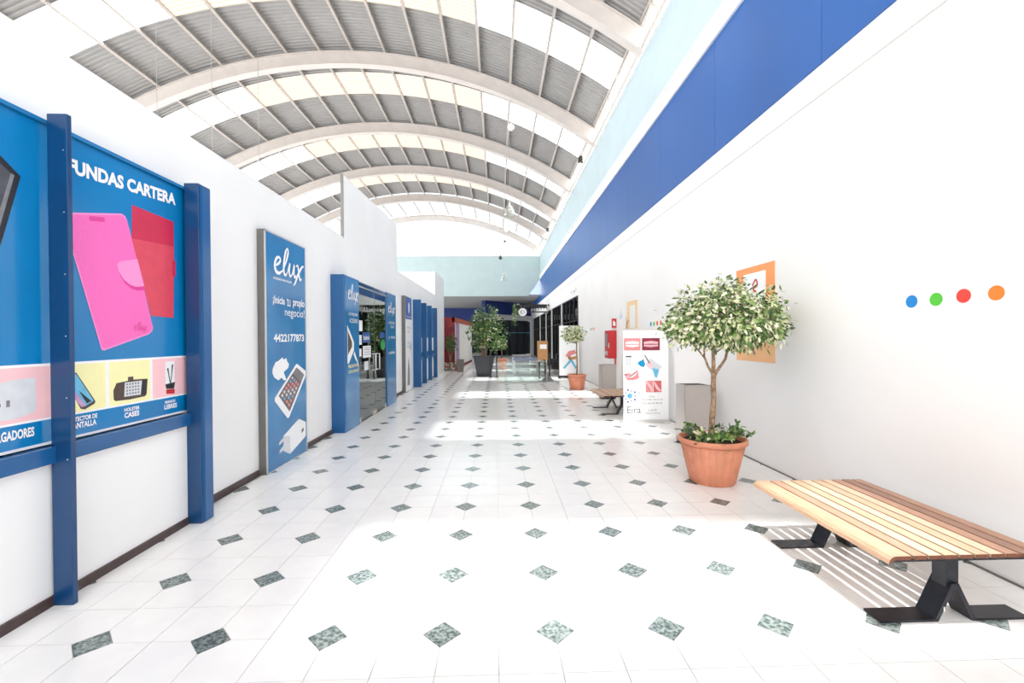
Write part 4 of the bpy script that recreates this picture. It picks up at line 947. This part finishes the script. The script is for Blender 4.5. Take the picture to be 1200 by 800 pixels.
b = MB(); frus(b, 1.98, 17.7, .27, .24, .02); b.build('pyramid_base', mat('pyramid_grey', (104, 102, 106), .5, vary=.08, scale=9), None, 'dark grey pyramid-shaped weight on the floor by the barrier', 'weight', org=(1.98, 17.7, 0))
# table
def table(x, y, wd, d_, h, top, lab):
    T = empty('display_table', (x, y, 0), lab, 'table')
    bx('tabletop', top, T, x-wd/2, x+wd/2, y-d_/2, y+d_/2, h-.10, h, bev=.01)
    for sx in (-1, 1):
        for sy in (-1, 1): xx = x+sx*(wd/2-.04); yy = y+sy*(d_/2-.04); bx('leg', WHM, T, xx-.025, xx+.025, yy-.025, yy+.025, 0, h-.10)
    bx('shelf', WHM, T, x-wd/2+.06, x+wd/2-.06, y-d_/2+.05, y+d_/2-.05, .30, .34); bx('lower_tray', PGRY, T, x-wd/2+.12, x+wd/2-.12, y-d_/2+.08, y+d_/2-.08, .34, .46)
    return T
table(1.32, 20.85, 1.16, .75, .78, TABLEB, 'grey-blue topped display table with white legs behind the glass barrier')
table(1.30, 24.2, 1.0, .6, .80, PGRY, 'darker table standing directly behind the grey-blue one')
p = empty('table_shadow', (1.32, 20.8, 0), 'dark grey sheet standing in for the shadow beneath the grey-blue table', 'shadow')
bx('shadow_sheet', PGRY, p, .72, 1.92, 20.35, 21.3, 0, .012)  # thin dark sheet on the floor, drawn in place of the table's shadow
def chair(x, y, lab):
    T = empty('lounge_chair', (x, y, 0), lab, 'chair', 'dark lounge chairs by the shopfront')
    bx('seat', BLACK, T, x-.35, x+.35, y-.35, y+.35, .22, .42, bev=.04); bx('backrest', BLACK, T, x+.22, x+.40, y-.38, y+.38, .30, .85, bev=.04)
    for s in (-1, 1): bx('armrest', BLACK, T, x-.35, x+.35, y+s*.36-.06, y+s*.36+.06, .30, .58, bev=.03)
    for sx in (-1, 1):
        for sy in (-1, 1): MB().tube([(x+sx*.28, y+sy*.28, .22), (x+sx*.3, y+sy*.3, 0)], .02, 6).build('leg', STEEL, T)
chair(2.95, 21.6, 'dark lounge chair nearer of the two by the dark shopfront'); chair(2.95, 24.2, 'dark lounge chair farther of the two by the dark shopfront')
# kraft totem
T = empty('kraft_totem', (2.02, 20.1, 0), 'kraft-brown standing display board with white label by the barrier', 'sign')
bx('board', KRAFT, T, 1.79, 2.25, 20.0, 20.10, .74, 1.58); b = MB(); b.box(1.82, 1.88, 20.02, 20.08, 0, .74); b.box(2.16, 2.22, 20.02, 20.08, 0, .74); b.build('legs', mat('pale_wood', (222, 198, 166), .5, vary=.08, scale=9), T)
bx('base', BLACK, T, 1.78, 2.26, 19.9, 20.2, 0, .02)
printed('label_print', rect(1.90, 2.20, 1.22, 1.42), FP(20.0), PWH, T)
# pergola sign
T = empty('pergola_canopy', (2.6, 31, 3.4), 'dark slatted canopy projecting from the right shopfront', 'canopy')
for yy in (30.2, 32.2): bx('side_beam', BLACK, T, 1.72, WR-.04, yy, yy+.08, 3.85, 3.97)
bx('front_beam', BLACK, T, 1.66, 1.74, 30.2, 32.28, 3.85, 3.97); bx('end_post', WIRE, T, 3.36, 3.42, 30.12, 30.18, 3.36, 3.97)
for k in range(9): bx('slat', BLACK, T, 1.9+k*.18, 1.96+k*.18, 30.28, 32.2, 3.88, 3.96)
for k in range(8): MB().box(2.05+k*.18, 2.09+k*.18, 30.21, 30.25, 3.45+.03*k, 3.85).build('hanger', DARKM, T)
bx('lower_beam', BLACK, T, 1.9, 3.4, 30.2, 30.27, 3.42, 3.50)
T = empty('round_sign', (1.71, 30.0, 3.2), 'small round white sign with black emblem hanging from the dark canopy', 'sign')
MB().prism(ell(1.71, 3.44, .27, .27, 32), FP(30.0), -.03, .03).build('disc', PWH, T)
b = MB(); mp = FP(29.97); stroke(b, [(1.70, 3.55, .03), (1.60, 3.52, .04), (1.58, 3.42, .04), (1.64, 3.34, .04), (1.72, 3.36, .03)], mp, .003); stroke(b, [(1.74, 3.48, .03), (1.82, 3.46, .03), (1.80, 3.36, .03)], mp, .003); b.build('emblem', BLACK, T)
b = MB(); b.tube([(1.71, 30.0, 3.70), (1.71, 30.0, 3.86), (1.71, 30.19, 3.9)], .012, 5); b.build('bracket', BLACK, T)
T = empty('hanging_plant', (1.45, 30.4, 2.6), 'trailing green plant hanging from the canopy beside the round sign', 'plant')
rnd = random.Random(71); pts = []
for k in range(9):
    x = 1.2+rnd.uniform(-.1, .3); L = rnd.uniform(.5, 1.6); 
    for q in range(34): pts.append((Vector((x+rnd.gauss(0, .04), 30.4+rnd.gauss(0, .04), 4.0-L*q/34)), Vector((0, -.6, .3))))
leafmesh(pts, .13, 0, [.5, .35, .15], 13, .6).build('foliage', [LEAFF, LEAFM, LEAFC], T, kind='stuff')
b = MB(); b.tube([(1.45, 30.4, 3.9), (1.65, 30.4, 3.93)], .015, 5); b.lathe([(.001, -.12), (.14, -.1), (.18, .08)], (1.4, 30.4, 3.85), 14); b.build('basket', BLACK, T)
print('tiles', nt_, 'objects', len(bpy.data.objects))
